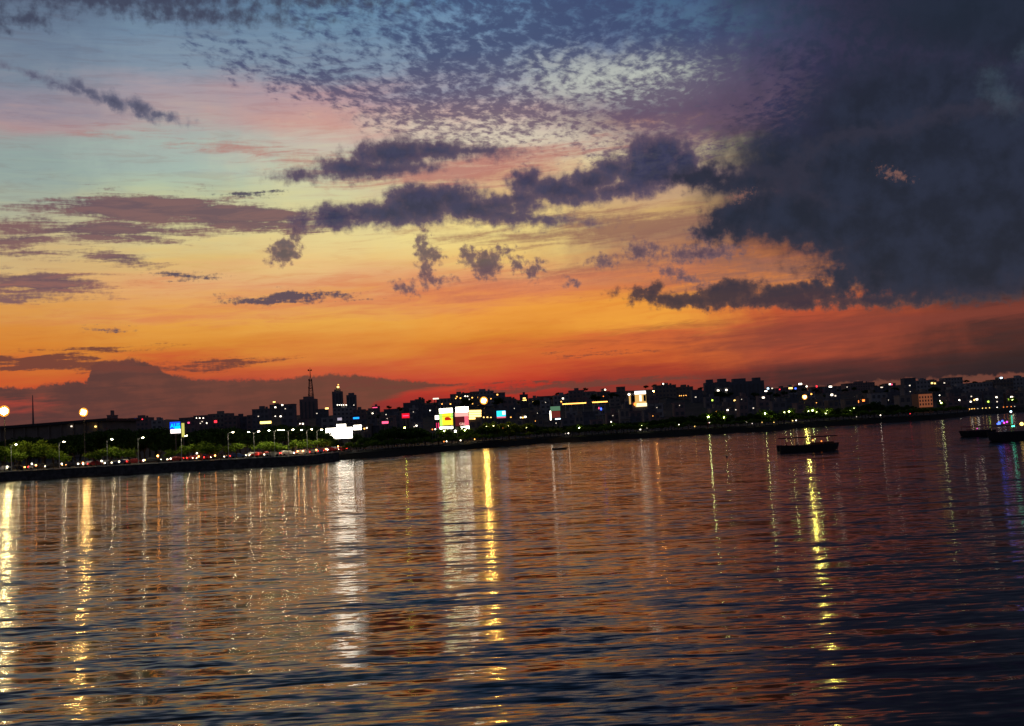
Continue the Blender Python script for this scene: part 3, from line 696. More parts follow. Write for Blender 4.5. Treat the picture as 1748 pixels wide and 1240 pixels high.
hoarding(847.5, 863.5, 701.5, 714, 60, 'aqua blue lit screen with a red footer right of the amber mast', aqua, 2, 'billboard', 'billboard')
def small_red(r, w, h, z):
    face(r, 'green_header', .1, w - .1, z + h * .68, z + h, glow('sign_green', (.10, .22, .13), .9)); face(r, 'red_field', .6, w - .2, z + h * .15, z + h * .66, glow('sign_red', (.16, .025, .02), .9))
    mb = MB(); mb.box(-.25, .25, -.4, .1, z, z + h * .68); mb.build('edge_tube', G['white'], r); face(r, 'lit_footer', w * .45, w * .95, z + h * .02, z + h * .1, G['cool'])
hoarding(939.5, 957, 694, 717, 45, 'small red hoarding under a dim green header with a white edge tube', small_red, 2)
def red_sign(r, w, h, z):
    face(r, 'red_field', 0, w, z, z + h, glow('sign_red_b', (1, .01, .03), 1.1)); face(r, 'white_line', w * .12, w * .88, z + h * .42, z + h * .56, G['pink'], -.08)
hoarding(686, 699, 706, 714, 110, 'glowing red sign board above the unlit grove', red_sign, 2, 'lit_sign', 'sign')
def pink_sign(r, w, h, z): face(r, 'pink_field', 0, w, z, z + h, glow('sign_pink', (1, .10, .22), 2.0))
hoarding(652, 663, 719.5, 723.5, 50, 'flat pink lit sign at tree top height left of the red sign board', pink_sign, 2, 'lit_sign', 'sign')
hoarding(603, 613, 712.5, 715.5, 70, 'bright blue lit strip sign above the right end of the white billboard', lambda r, w, h, z: face(r, 'blue_field', 0, w, z, z + h, glow('sign_blue', (.01, .25, 1), 2.6)), 1, 'lit_sign', 'sign')
hoarding(444, 463, 719.5, 723.5, 60, 'golden lit sign strip over the trees right of the blue screen', lambda r, w, h, z: face(r, 'golden_field', 0, w, z, z + h, glow('sign_gold', (1, .66, .16), 4)), 2, 'lit_sign', 'sign')
hoarding(739, 749, 679.7, 682, 300, 'short white lit strip sign on the hill crest above the twin hoardings', lambda r, w, h, z: face(r, 'white_field', 0, w, z, z + h, G['white_dim']), 2, 'lit_sign', 'sign')

# ------------------------------------------------------------------ buildings of the far city
LAND = [(-400, 'left of the long roofed stadium'), (200, 'right of the stadium'), (300, 'right of the blue screen'), (455, 'left of the lattice mast'), (512, 'right of the lattice mast tower'), (612, 'right of the twin slim towers'), (692, 'right of the red sign board'), (800, 'right of the twin hoardings'), (832, 'right of the amber mast lamp'), (957, 'right of the small red hoarding'), (1040, 'left of the floodlit hotel'), (1088, 'right of the floodlit hotel'), (1202, 'below the long dark office slab'), (1305, 'right of the long dark office slab'), (1380, 'right of the big yellow mast lamp'), (1480, 'behind the headland'), (1592, 'right of the orange lit block'), (1690, 'behind the moored boats')]
bcount = {}
def where(px):
    k = max(i for i, (a, _) in enumerate(LAND) if px >= a); return LAND[k][1]
BUILT = []
def slab(mb, w, d, h, storeys, rr, m, style):
    """one block: body, floor bands, parapet, roof hut, tank; y=0 is the lake front"""
    mb.box(-w / 2, w / 2, 0, d, -2.5, h, m)
    mb.box(-w / 2 - .2, w / 2 + .2, -.2, d + .2, h, h + .35, m)
    fh = h / storeys
    nb = max(2, int(w / 3.2)); bw = w / nb
    for s in range(storeys):
        z = s * fh
        if s and style == 0: mb.box(-w / 2 - .12, w / 2 + .12, -.45, -.003, z - .12, z + .10, m)
        for k in range(nb):
            x = -w / 2 + (k + .5) * bw
            mb.box(x - bw * .28, x + bw * .28, -.06, .0 - .002, z + fh * .30, z + fh * .78, M['glass'])
    if style != 2: mb.box(-w * .12, w * .16, d * .3, d * .7, h + .351, h + 2.6, m)
    if style == 1: mb.tube([(w * .3, d * .5, h + .35), (w * .3, d * .5, h + 2.0)], 1.0, 8, m)
def block(px, py, wpx, H=10.0, lights=(), label=None, name='apartment_block', style=None, wall=None, Y=None, storeys=None, group='dim blocks of the far city', front=None):
    """a block whose roof line is seen at (px, py); it stands on the slope where a height H fits"""
    u, tt = tang(px, py); S = shore(u)
    if Y is None:
        best = None
        for k in range(60):
            y = S + 75 + (FAR - S - 75) * k / 59
            e = abs(ground_z(u, y) + H - (CAM_H + tt * y)) / y
            if best is None or e < best[0]: best = (e, y)
        Y = best[1]
    p = at(px, py, Y); gz = ground_z(u, Y); h = max(5.0, p.z - gz); w = wpx * Y / FPX
    rr = random.Random(int(px * 7 + py)); st = storeys or max(2, int(h / 3.4)); sty = rr.randint(0, 2) if style is None else style
    wi = rr.randint(0, 5) if wall is None else wall; d = max(8.0, min(18.0, w * .8))
    mb = MB(); slab(mb, w, d, h, st, rr, WALLS[wi], sty)
    root = mb.build(name, None, None, (p.x, Y, gz)); BUILT.append((px, py, root))
    for (lx, ly, col, *sz) in lights:
        q_ = at(lx, ly, Y - .12); s = (sz[0] if sz else 2.0); sh = (sz[1] if len(sz) > 1 else s * .8); s *= .8; sh *= .8
        ww, hh = s * Y / FPX / 2, sh * Y / FPX / 2
        mb = MB(); mb.box(-ww, ww, -.12, 0, -hh, hh); mb.build('lit_window', G[col], root, (q_.x - p.x, -.12, q_.z - gz))
    if label is None:
        wn = WALLN[wi]; key = where(px)
        lit = sorted({GW[l[2]] for l in lights})
        d_ = ('dim %s block' % wn) if not lit else '%s block with %s light%s' % (wn, ' and '.join(lit[:2]) if len(key_ := where(px)) < 36 else lit[0], 's' if len(lights) > 1 else '')
        kk = (d_, key); bcount[kk] = bcount.get(kk, 0) + 1
        label = '%s, %s %s' % (d_.replace(' lights', ' lamps').replace('behind the lit road left', 'left'), ORD[bcount[kk] - 1], key)
    if len(label.split()) > 16: label = label.replace(' block with', ' block,').replace('small ', '')
    tag(root, label, 'building', group); return root
W1, C1, A1, G1 = 'white', 'cool', 'amber', 'gold'
T = [ # roof x, roof y, width px, height, lights
 (25, 741, 26, 9, [(23, 747, G1, 12, 4), (34, 745, G1, 4, 7)]), (54, 729, 20, 12, [(47, 728.5, 'red'), (61, 733, W1, 3), (51, 736, A1, 9, 2)]), (80, 740, 18, 9, [(76, 748, A1, 6, 4)]), (5, 728, 16, 14, [(1, 730, W1, 2.5)]),
 (236, 714, 34, 12, [(231, 716, 'blue', 3), (243, 716, 'red', 2.5)]), (325, 718, 16, 10, [(322, 722, 'pink', 4)]), (343, 710, 26, 12, [(335, 714, W1), (341, 714, W1), (347, 714, W1), (345, 720, 'white_dim'), (342, 723, 'white_dim'), (353, 722.5, W1)]), (372, 707, 34, 12, [(368, 720, 'red', 6)]), (408, 712, 24, 10, []),
 (444, 699, 28, 16, [(441, 711, 'white_dim')]), (470, 691, 20, 22, [(470, 695.5, W1, 3), (470, 711, W1), (468, 686.5, G1, 5, 2)]), (490, 691, 22, 20, [(482, 691.5, W1, 3), (479, 711, W1, 3), (487, 698, 'white_dim')]), (548, 699, 20, 14, [(558, 697.5, G1, 7, 3), (541, 706, 'white_dim')]), (585, 697, 34, 14, [(576, 691.5, W1), (579.5, 691.5, W1), (583, 691.5, W1), (586.5, 691.5, W1), (591, 691.5, W1)]),
 (612, 700, 20, 12, [(604, 691.8, 'white_dim')]), (630, 702, 22, 10, [(636, 706, W1, 2.5)]), (641, 694, 12, 10, [(640, 696, 'pink', 10, 1.5)]), (667, 699, 24, 9, [(659, 708, 'white_dim')]), (703, 688, 30, 10, [(711, 713, W1), (716.5, 713, 'white_dim')]), (716, 682, 16, 9, []), (731, 692, 22, 10, [(734, 701, W1)]),
 (757, 681, 24, 10, [(754.5, 690, A1, 2), (769, 690, A1, 2.6)]), (782, 673, 28, 12, [(780, 677.5, A1, 2.4), (786, 680, A1, 2.6), (778, 680.5, A1, 2)]), (801, 671, 26, 14, [(794, 676.5, W1, 2), (798, 676.8, W1, 2), (806, 679.2, A1, 2.6), (797, 686, 'white_dim', 2.4), (806.5, 689.5, A1), (801, 682, 'white_dim')]), (822, 668.5, 40, 14, [(810, 679, A1, 2.2), (814.5, 678.6, A1, 2.4), (815, 692, A1, 2.2), (838, 681, A1, 2)]), (852, 671, 20, 14, [(849, 674, A1, 3), (855, 686, A1, 2.6), (852, 690, A1, 2)]),
 (870, 682, 22, 10, []), (894, 674, 14, 13, [(895, 680, G1, 6, 1.6), (895.5, 683.4, G1, 8, 1.5)]), (912, 680, 20, 10, [(911, 686, G1, 3.4, 2)]), (929, 677, 22, 10, [(929, 682, C1), (924, 689.4, W1), (934, 689.5, 'pink', 3)]), (958, 675, 26, 10, [(961, 680.5, W1, 3), (958, 686, A1, 2.6)]), (984, 667, 26, 12, [(987, 684, W1, 2.6), (999, 680.5, 'pink', 3)]), (1004, 669, 22, 10, []), (1030, 669, 22, 10, [(1030, 677, 'orange', 2), (1033, 665.5, W1, 3)]), (1048, 670, 16, 10, [(1045, 674, 'pink', 6, 3)]), (1060, 661, 14, 14, []),
 (1136, 658, 36, 12, [(1132, 655.5, W1, 2.6)]), (1168, 661, 30, 12, [(1160, 675.8, A1, 1.6), (1163, 675.8, A1, 1.6), (1167, 675.6, A1, 1.6), (1171, 675.4, A1, 1.6), (1176.5, 685.6, W1, 5, 3), (1180.5, 689, 'white_dim', 2)]), (1190, 666, 18, 12, [(1187.5, 678.2, 'white_dim', 3, 1.4), (1185.5, 689.5, A1, 3), (1185.5, 696.6, A1, 3, 2)]),
 (1216, 678, 24, 9, [(1216, 683.6, 'lime', 2.6, 3)]), (1252, 680, 26, 9, [(1254, 684, G1, 3.4)]), (1240, 694, 30, 8, [(1242, 700.3, W1, 3.2), (1256, 699.8, 'white_dim', 2)]), (1272, 684, 26, 9, [(1268, 688.6, 'white_dim', 2.6), (1286, 697, 'white_dim', 2.4)]), (1304, 676, 20, 9, [(1303, 679, W1, 5, 2.4)]),
 (1313, 664, 18, 8, [(1311, 663.5, C1, 4, 3), (1307, 668, W1, 6, 2), (1318, 663.2, 'white_dim', 3, 2)]), (1335, 663, 22, 8, [(1331, 665, 'red', 2.4)]), (1350, 661, 20, 8, [(1349.5, 663, G1, 8, 3), (1358, 663.4, 'blue', 3.4)]), (1368, 658, 18, 10, [(1366, 655.8, W1, 7, 3), (1377, 660, W1, 3), (1345, 671.5, 'white_dim', 2)]), (1395, 661, 22, 8, [(1394, 659.8, 'red', 3, 4)]), (1418, 660, 20, 9, [(1417.5, 660.4, W1, 6, 3)]), (1424, 671, 20, 9, [(1420, 674.3, W1, 4.4), (1426, 676, 'white_dim', 3)]), (1384, 670, 14, 9, [(1385, 673, A1, 3)]), (1442, 659, 22, 9, [(1441, 661, 'white_dim', 2)]),
 (1468, 654, 50, 9, [(1446, 661, 'white_dim', 1.8)]), (1505, 660, 26, 9, [(1505, 661.5, 'white_dim', 5, 1.6)]), (1470, 681, 26, 9, [(1464, 686, 'orange', 5, 5), (1474, 684, 'orange', 5, 4)]), (1520, 655, 18, 10, [(1519, 656.2, W1, 3.4), (1522, 656.6, 'pink', 3.4)]), (1553, 646, 20, 16, [(1553, 658.4, 'white_dim', 2.6), (1553.5, 664, 'white_dim', 2.6)]), (1576, 650, 24, 12, []), (1594, 652, 26, 10, [(1591, 654.4, G1, 4, 3), (1596, 654.8, G1, 3)]), (1612, 652, 20, 10, [(1612, 654, 'white_dim', 3, 1.6)]), (1628, 645, 30, 12, []), (1640, 660, 30, 10, []), (1672, 654, 44, 10, []), (1712, 648, 34, 12, [(1709, 645.4, C1, 5, 3)]), (1740, 645, 24, 12, []),
 (1625, 678, 22, 10, [(1624, 683.4, 'orange', 4, 4)]), (1642, 678, 18, 10, [(1637.4, 683.4, W1, 3)]), (1663, 671, 26, 12, [(1657, 686, W1, 3), (1663, 683.2, G1, 2.6), (1667.5, 682, W1, 4), (1658, 677, 'white_dim', 2.4)]), (1695, 668, 34, 12, [(1687, 686, 'lime', 3, 3), (1701, 678.4, W1, 3), (1702, 686, 'white_dim', 2.4)]), (1728, 672, 24, 12, [(1722, 682, 'lime', 3), (1727, 678.6, W1, 5, 4)]), (1748, 668, 20, 12, []),
 (872, 706, 18, 8, [(872, 712.6, A1, 2.2)]), (893, 705, 24, 8, [(889, 713, W1, 2.4), (892.4, 713.2, A1, 3), (896.6, 712, W1, 4)]), (1023, 691, 20, 8, [(1022, 697, 'pink', 2.6, 4), (1026, 698.5, 'blue', 3, 5)]), (832, 706, 22, 8, [(826, 712.6, G1, 3, 2), (832, 712.6, G1, 3, 2), (838, 712.8, G1, 2)]), (710, 722, 12, 8, [(707, 728.6, 'white_dim', 2), (711, 727, W1, 3)]), (513, 716, 18, 9, [(512, 723.6, W1, 2), (517, 723.6, W1, 3)]), (627, 725, 12, 8, [(622, 732, A1, 3), (626, 730.8, W1, 2.6)]), (1085, 703, 20, 8, []), (1110, 700, 22, 8, []), (1005, 704, 22, 8, []), (975, 703, 18, 8, []), (1330, 686, 24, 9, []), (1352, 680, 22, 9, []), (1410, 684, 24, 9, []), (1500, 672, 26, 10, []), (1525, 670, 24, 10, [(1548, 684, G1, 2)]), (1545, 676, 20, 10, []),
]
for a in T: block(a[0], a[1], a[2], a[3], a[4])
rr = random.Random(99)
for k in range(70):           # more dim blocks between the listed ones
    px = rr.uniform(620, 1748); u, tt = tang(px, 700)
    sk = float(np.interp(px, [p[0] for p in SKY_PX], [p[1] for p in SKY_PX])); bt = float(np.interp(px, bx, by))
    if bt - sk < 12: continue
    py = rr.uniform(sk + 3, bt - 5)
    if min(abs(px - a) * .5 + abs(py - b_) for a, b_, _ in BUILT) < 5: continue
    block(px, py, rr.uniform(13, 26), rr.choice([7, 9, 11, 13]), [(px + rr.uniform(-4, 4), py + rr.uniform(3, 6), rr.choice(['white_dim', 'amber', 'white_dim']), 1.3, 1.1)] if rr.random() < .42 else [])
for k in range(14):
    px = rr.uniform(-120, 600); py = float(np.interp(px, [p[0] for p in SKY_PX], [p[1] for p in SKY_PX])) - rr.uniform(-2, 5)
    if min(abs(px - a) for a, b_, _ in BUILT) < 6: continue
    block(px, py, rr.uniform(18, 36), 11, [])

# stadium with the long low roof
S0 = pt(60, 200); Yst = 460.0
a = at(-70, 734, Yst); b_ = at(176, 714.5, Yst); c = at(120, 719, Yst)
st = empty('stadium', (a.x, Yst, 3)); tag(st, 'long low grey stadium with a sloping roof line behind the left trees', 'stadium')
wl = b_.x - a.x; z0 = a.z - 3; z1 = at(176, 714.5, Yst).z - 3
mb = MB(); mb.add([(0, 0, -2), (wl, 0, -2), (wl, 0, z1 - 1.2), (0, 0, z0 - 1.2), (0, 40, -2), (wl, 40, -2), (wl, 40, z1 - 1.2), (0, 40, z0 - 1.2)], [(0, 1, 2, 3), (1, 5, 6, 2), (5, 4, 7, 6), (4, 0, 3, 7), (3, 2, 6, 7)])
mb.build('wall', WALLS[4], st)
mb = MB(); mb.add([(-2, -2, z0 - 1.19), (wl + 2, -2, z1 - 1.19), (wl + 2, 42, z1 - 1.19), (-2, 42, z0 - 1.19), (-2, -2, z0), (wl + 2, -2, z1), (wl + 2, 42, z1), (-2, 42, z0)], [(0, 1, 5, 4), (1, 2, 6, 5), (2, 3, 7, 6), (3, 0, 4, 7), (4, 5, 6, 7), (0, 3, 2, 1)])
mb.build('roof', M['dark_metal'], st)
for k in range(12):
    mb = MB(); x = wl * (k + .5) / 12; mb.box(x - .4, x + .4, -.8, -.002, -2, z0 + (z1 - z0) * (k + .5) / 12 - 1.4); mb.build('buttress', WALLS[4], st)
for lx, ly in ((122, 728), (163, 728.5)):
    q_ = at(lx, ly, Yst - 1.2); mb = MB(); mb.box(-.35, .35, -.2, .2, -.3, .3); mb.build('wall_lamp', G['white_dim'] if lx < 150 else G['gold'], st, (q_.x - a.x, -1.2, q_.z - 3))
block(186, 710, 7, 20, [], 'small dark tower block at the right end of the stadium roof', Y=470)

# towers of the skyline
def tower(px0, px1, py, Y, label, wall, crown=0, lights=()):
    px = (px0 + px1) / 2; p = at(px, py, Y); u = p.x / p.y; gz = ground_z(u, min(Y, FAR)) - 6; h = p.z - gz; w = (px1 - px0) * Y / FPX
    root = empty('tower_block', (p.x, Y, gz)); tag(root, label, 'tower block')
    mb = MB(); mb.box(-w / 2, w / 2, 0, w * .8, -2, h)
    for k in range(int(h / 3.5)): mb.box(-w / 2 - .15, w / 2 + .15, -.3, -.003, k * 3.5, k * 3.5 + .5)
    mb.build('wall', WALLS[wall], root)
    for k in range(max(3, int(w / 4))):
        x = -w / 2 + w * (k + .5) / max(3, int(w / 4)); mb = MB(); mb.box(x - .9, x + .9, -.32, -.302, 3, h - 3); mb.build('window_strip', M['glass'], root)
    mb = MB(); mb.box(-w * .3, w * .3, w * .2, w * .6, h + .002, h + 3.2)
    if crown: mb.box(-w * .12, w * .12, w * .3, w * .5, h + 3.202, h + 7); mb.tube([(0, w * .4, h + 7), (0, w * .4, h + 10)], [.8, .1], 6)
    mb.build('roof_hut', WALLS[wall], root)
    for lx, ly, col, s in lights:
        q_ = at(lx, ly, Y - 1); s2 = s * Y / FPX / 2; mb = MB(); mb.box(-s2, s2, -.2, .2, -s2 * .8, s2 * .8); mb.build('crown_light', G[col], root, (q_.x - p.x, -1, q_.z - gz))
    return root
tower(566.5, 583, 668.5, 1450, 'slim tower with a golden crown light, left of the twin slim towers', 1, 1, [(577, 661, 'gold', 3.6), (577.5, 657, 'amber', 1.8)])
tower(591, 606.5, 674.5, 1450, 'slim flat-topped tower, right of the twin slim towers', 1)
tower(511, 538, 681.5, 1150, 'broad dark tower block at the foot of the lattice mast', 3)
for x0, x1, y, l in ((1203, 1222, 653.5, 'left wing of the long dark office slab with a stepped roof'), (1222, 1246, 652, 'dark office slab section second from the left wing'), (1246, 1282, 651.5, 'widest middle section of the long dark office slab'), (1282, 1304, 650, 'right end of the long dark office slab beside the hill lights')):
    tower(x0, x1, y, 980, l, 5, 0, [(1226, 667, 'white', 3), (1240, 666, 'white', 2.6)] if x0 == 1222 else ())
# floodlit hotel
Yh = 760.0; a = at(1073, 683, Yh); b_ = at(1103, 683, Yh); zt = at(1088, 668, Yh).z; gz = ground_z(a.x / Yh, Yh)
ht = empty('hotel', (a.x, Yh, gz)); tag(ht, 'floodlit golden hotel with dark window rows and a white roof sign', 'hotel')
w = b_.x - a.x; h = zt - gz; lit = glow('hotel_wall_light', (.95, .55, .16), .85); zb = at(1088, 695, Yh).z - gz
mb = MB(); mb.box(0, w, 0, 14, -2, h - 1.2); mb.build('wall', WALLS[0], ht)
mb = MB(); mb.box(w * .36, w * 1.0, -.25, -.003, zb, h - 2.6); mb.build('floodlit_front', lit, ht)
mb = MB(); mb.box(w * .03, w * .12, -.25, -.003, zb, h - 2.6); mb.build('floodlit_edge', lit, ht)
mb = MB(); mb.box(w * .36, w, -.6, -.2, h - 2.5, h); mb.build('roof_sign', glow('hotel_sign', (1, .92, .9), 2), ht)
mb = MB(); mb.box(w * .42, w * 1.02, -.6, -.2, zb + .2, zb + 2.8); mb.build('entrance_canopy', glow('hotel_canopy', (1, .86, .5), 1.6), ht)
mb = MB(); mb.ball((w * .04, -.5, h - 2.2), .9, .5, .8); mb.build('roof_lamp', G['white'], ht)
mb = MB(); mb.ball((w * .36, -.6, zb + 2.2), 1.2, .5, 1.2); mb.build('red_lamp', G['orange'], ht)
for cx_ in (.24, .30, .68, .92):
    for k in range(5):
        z = zb + 4.2 + k * (h - 3.6 - zb - 4.2) / 5; mb = MB(); mb.box(w * cx_ - .9, w * cx_ + .9, -.36, -.27, z, z + 1.3); mb.build('window', M['glass'] if cx_ != .68 else G['white_dim'], ht)
# orange lit block on the right bank
Yo = shore(tang(1580, 700)[0]) + 80; a = at(1568, 682, Yo); b_ = at(1592, 682, Yo); zt = at(1580, 672, Yo).z; gz = 2.3
ob_ = empty('apartment_block', (a.x, Yo, gz)); tag(ob_, 'brick orange lit block with rows of windows behind the headland trees', 'building')
w = b_.x - a.x; h = zt - gz
mb = MB(); mb.box(0, w, 0, 9, -1, h); mb.build('wall', principled('brick_wall', (.42, .2, .11), .9), ob_)
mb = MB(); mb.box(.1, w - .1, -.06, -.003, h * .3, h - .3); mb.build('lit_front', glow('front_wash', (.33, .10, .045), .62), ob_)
for i in range(5):
    for k in range(3):
        x = w * (i + .5) / 5; z = h * .40 + k * h * .18; mb = MB(); mb.box(x - .35, x + .35, -.1, -.062, z, z + 1.1); mb.build('window', M['glass'], ob_)
# lattice mast
Ym = 1160.0; pt_ = at(529.3, 628, Ym); pb_ = at(531.5, 690, Ym)
lm = empty('lattice_mast', (pb_.x, Ym, pb_.z - 12)); tag(lm, 'tall dark lattice mast with aerials rising over the skyline', 'lattice mast')
H_ = pt_.z - (pb_.z - 12)
mb = MB(); prev = None; k = 0; z = 0
while z < H_ * .8:
    f = z / H_; hw = 3.4 * (1 - f) + .5; cur = [Vector((sx * hw, sy * hw, z)) for sx, sy in ((-1, -1), (1, -1), (1, 1), (-1, 1))]
    if prev:
        for i in range(4):
            mb.tube([prev[i], cur[i]], .30, 4, cap=False); mb.tube([prev[i], cur[(i + 1) % 4]], .16, 4, cap=False); mb.tube([cur[i], cur[(i + 1) % 4]], .16, 4, cap=False)
    prev = cur; z += max(2.5, hw * 1.5)
mb.build('lattice', M['dark_metal'], lm)
mb = MB(); mb.tube([(0, 0, H_ * .78), (0, 0, H_)], [.55, .2], 6); mb.build('spire', M['dark_metal'], lm)
for zz_, s in ((.93, 2.2), (.72, 2.0), (.55, 2.6), (.40, 3.0)):
    mb = MB(); mb.box(-s, s, -.3, .3, H_ * zz_, H_ * zz_ + .5); mb.ball((-s * .8, -.8, H_ * zz_ + 1), 1.0, .5, 1.0); mb.ball((s * .7, -.8, H_ * zz_ + 1), .8, .5, .8); mb.build('aerial', M['dark_metal'], lm)
# second thin aerial at the left
pm = at(54, 675, 700); pb2 = at(57, 735, 700)
am = empty('radio_mast', (pb2.x, 700, pb2.z)); tag(am, 'thin faint radio mast behind the left end of the stadium', 'radio mast')
mb = MB(); mb.tube([(0, 0, -4), (0, 0, pm.z - pb2.z)], [.9, .25], 5); mb.build('pole', WALLS[3], am)
# window grid of the block beside the twin hoardings
gb = block(811, 700, 20, 9, [], 'block with a grid of golden lit windows beside the maroon hoarding', Y=shore(tang(811, 700)[0]) + 60, wall=4, style=2)
for r_ in range(4):
    for k in range(4):
        if r_ == 3 and k > 1: continue
        q_ = at(803.4 + k * 5.1, 702.2 + r_ * 4.1 - k * .1, gb.location.y - .2); s = .66
        mb = MB(); mb.box(-s, s, -.1, 0, -.38, .38); mb.build('lit_window', G['gold'], gb, (q_.x - gb.location.x, -.15, q_.z - gb.location.z))
# light strings
for x0, y0, x1, y1, l in ((960, 690.2, 1000.5, 688, 'long straight string of orange lights left of the short one'), (1011, 687.2, 1037, 685.8, 'short straight string of orange lights beside the long one')):
    Y = 620.0; a = at(x0, y0, Y); b_ = at(x1, y1, Y); gz = ground_z(a.x / Y, Y)
    ls = empty('light_string', (a.x, Y, gz)); tag(ls, l, 'light string')
    mb = MB(); mb.box(0, b_.x - a.x, -.1, .1, a.z - gz - .33, a.z - gz + .33); mb.build('lamp_row', G['amber'], ls)
    for k in range(4):
        mb = MB(); x = (b_.x - a.x) * (k + .5) / 4; mb.tube([(x, .3, -2), (x, .3, a.z - gz + .3)], .15, 6); mb.build('post', M['metal'], ls)

# ------------------------------------------------------------------ park lamps with the trees they light
def globe_proto():
    root = empty('park_lamp', (0, 0, 0))
    mb = MB(); mb.tube([(0, 0, -.3), (0, 0, 1)], [.09, .06], 8); mb.build('post', M['metal'], root); return root
GLOBE = {}
def park_lamp(px, py, back, col, strength, r, label, group='lamps among the far bank trees'):
    base = pt(px, back); z = max(1.0, at(px, py, base.y).z - base.z)
    root = empty('park_lamp', base); tag(root, label, 'park lamp', group)
    mb = MB(); mb.tube([(0, 0, -.3), (0, 0, z - r * .8)], [.09, .06], 7); mb.build('post', M['metal'], root)
    key = (tuple(col), strength)
    if key not in GLOBE: GLOBE[key] = glow('globe_glow', col, strength)
    mb = MB(); mb.ball((0, 0, z), r, r, r, 8, 6); mb.build('globe', GLOBE[key], root); return root
LIME = (.90, 1.0, .35); WH = (1, .88, .74)
GL = [ # px, py, strength, r, tree size, offset
 (990, 731, 60, .40, 5.5), (996, 732, 30, .25, 0), (1036, 730, 60, .40, 6), (1048, 727, 45, .35, 5.5), (1097, 727, 45, .35, 5.5), (1211, 712, 70, .42, 7), (1225, 709, 70, .42, 8), (1238, 713, 55, .38, 6),
 (1308, 706, 50, .4, 6.5), (1316, 707, 50, .4, 6), (1349, 703, 60, .42, 6), (1341, 704, 22, .3, 0), (1382, 702, 22, .3, 0), (1389, 701, 60, .42, 6.5), (1396, 704, 40, .36, 5), (1414, 702, 50, .4, 6), (1411, 706, 22, .3, 0), (1453, 701, 30, .35, 6), (1460, 697, 15, .3, 0), (1448, 708, 20, .3, 5),
 (844, 727, 30, .35, 7), (832, 728, 24, .3, 6), (1609, 688, 24, .45, 4), (1730, 683, 30, .5, 5), (760, 736, 26, .35, 5), (795, 735, 26, .35, 5), (870, 727, 12, .3, 7), (900, 730, 10, .3, 7)]
for i, (px, py, st_, r, ts) in enumerate(GL):
    col = LIME if px not in (844, 832, 870, 900) else (1, .85, .35)
    park_lamp(px, py, 9.0 if px < 1600 else 12, col, st_ * .8, r * .62, 'glowing lamp in the foliage, %s from the left on the far bank' % ORD[i])
    if ts:
        p = pt(px, 10.6 if px < 1600 else 14); h = at(px, py - 3, p.y).z - p.z + ts * .12
        tree('small', p, ts / 6 * 1.1, max(.6, h / 5.6), random.uniform(0, 6.28), 'lime lit tree around the lamp that is %s from the left on the far bank' % ORD[i], 'trees lit lime green by lamps')
WHL = [(745, 733.5, W1), (740, 734, 'orange'), (758.5, 757, 'orange'), (763, 755, W1), (787, 754, W1), (811, 753, A1), (860, 731, 'orange'), (951, 723, 'white_dim'), (966, 743, 'white_dim'), (971, 744.5, W1), (1045, 721, W1), (1106, 731, W1), (1094, 739.5, W1), (1132, 728, W1), (1160, 726, W1), (1187, 729.6, G1), (1211, 723.6, 'pink'), (1212, 722.6, W1), (1275, 721, W1), (1287, 720, W1), (1285, 724.4, 'white_dim'), (1302, 721.6, G1), (1320, 718, W1), (1322, 722.4, G1), (1354, 720, G1), (1360, 718.8, W1), (1463, 714, 'white_dim'), (1504, 722, W1), (1554.5, 707, 'red'), (1607, 675.4, W1), (1607, 685, W1),
       (1656, 700.6, A1), (1660, 701, G1), (1664, 700, A1), (1670, 698.6, 'white_dim'), (1678, 699, G1), (1684, 698, G1), (1690, 697.6, G1), (1703, 699, W1), (1714, 697.4, 'orange'), (1720, 696.6, 'orange'), (1727, 696, 'orange'), (1733, 697, 'white_dim')]
for i, (px, py, c) in enumerate(WHL):
    base = pt(px, 5.0 if px < 1650 else 3.0); z = max(.8, at(px, py, base.y).z - base.z)
    root = empty('bank_lamp', base); tag(root, 'small %s bank lamp, %s along the far shore from the yellow hoarding' % (GW[c], ORD[i]), 'lamp', 'small lamps along the far shore')
    mb = MB(); mb.tube([(0, 0, -.3), (0, 0, z)], .05, 6); mb.build('post', M['metal'], root)
    r = .22 if c != 'white_dim' else .18
    mb = MB(); mb.ball((0, 0, z + r * .6), r, r, r, 7, 5); mb.build('globe', G[c], root)
# big trees and young trees lit by the street lamps of the left road
LT = [(8, 772, 5), (45, 768, 9), (72, 766, 9), (112, 780, 4.5), (163, 778, 5), (205, 772, 6), (222, 776, 5), (318, 768, 5.5), (345, 760, 7), (358, 763, 6), (377, 764, 6), (405, 766, 6), (448, 764, 7), (462, 768, 6), (480, 766, 5.5), (505, 764, 6), (530, 758, 6), (545, 762, 5), (556, 770, 5), (30, 778, 6), (92, 776, 6), (188, 770, 6), (292, 778, 5)]
for i, (px, py, s) in enumerate(sorted(LT)):
    p = pt(px, 8.6 + random.uniform(-.8, 1.2)); h = max(3.5, at(px, py - 4, p.y).z - p.z)
    if px in (45, 72): p = pt(px, 24); h = max(5, at(px, py - 6, p.y).z - p.z)
    tree('small', p, s / 6 * random.uniform(.75, 1.05), h / 5.2 * random.uniform(.9, 1.2), random.uniform(0, 6.28), 'lamp-lit green roadside tree, %s from the left along the seawall' % ORD[i], 'lamp-lit trees on the left road')
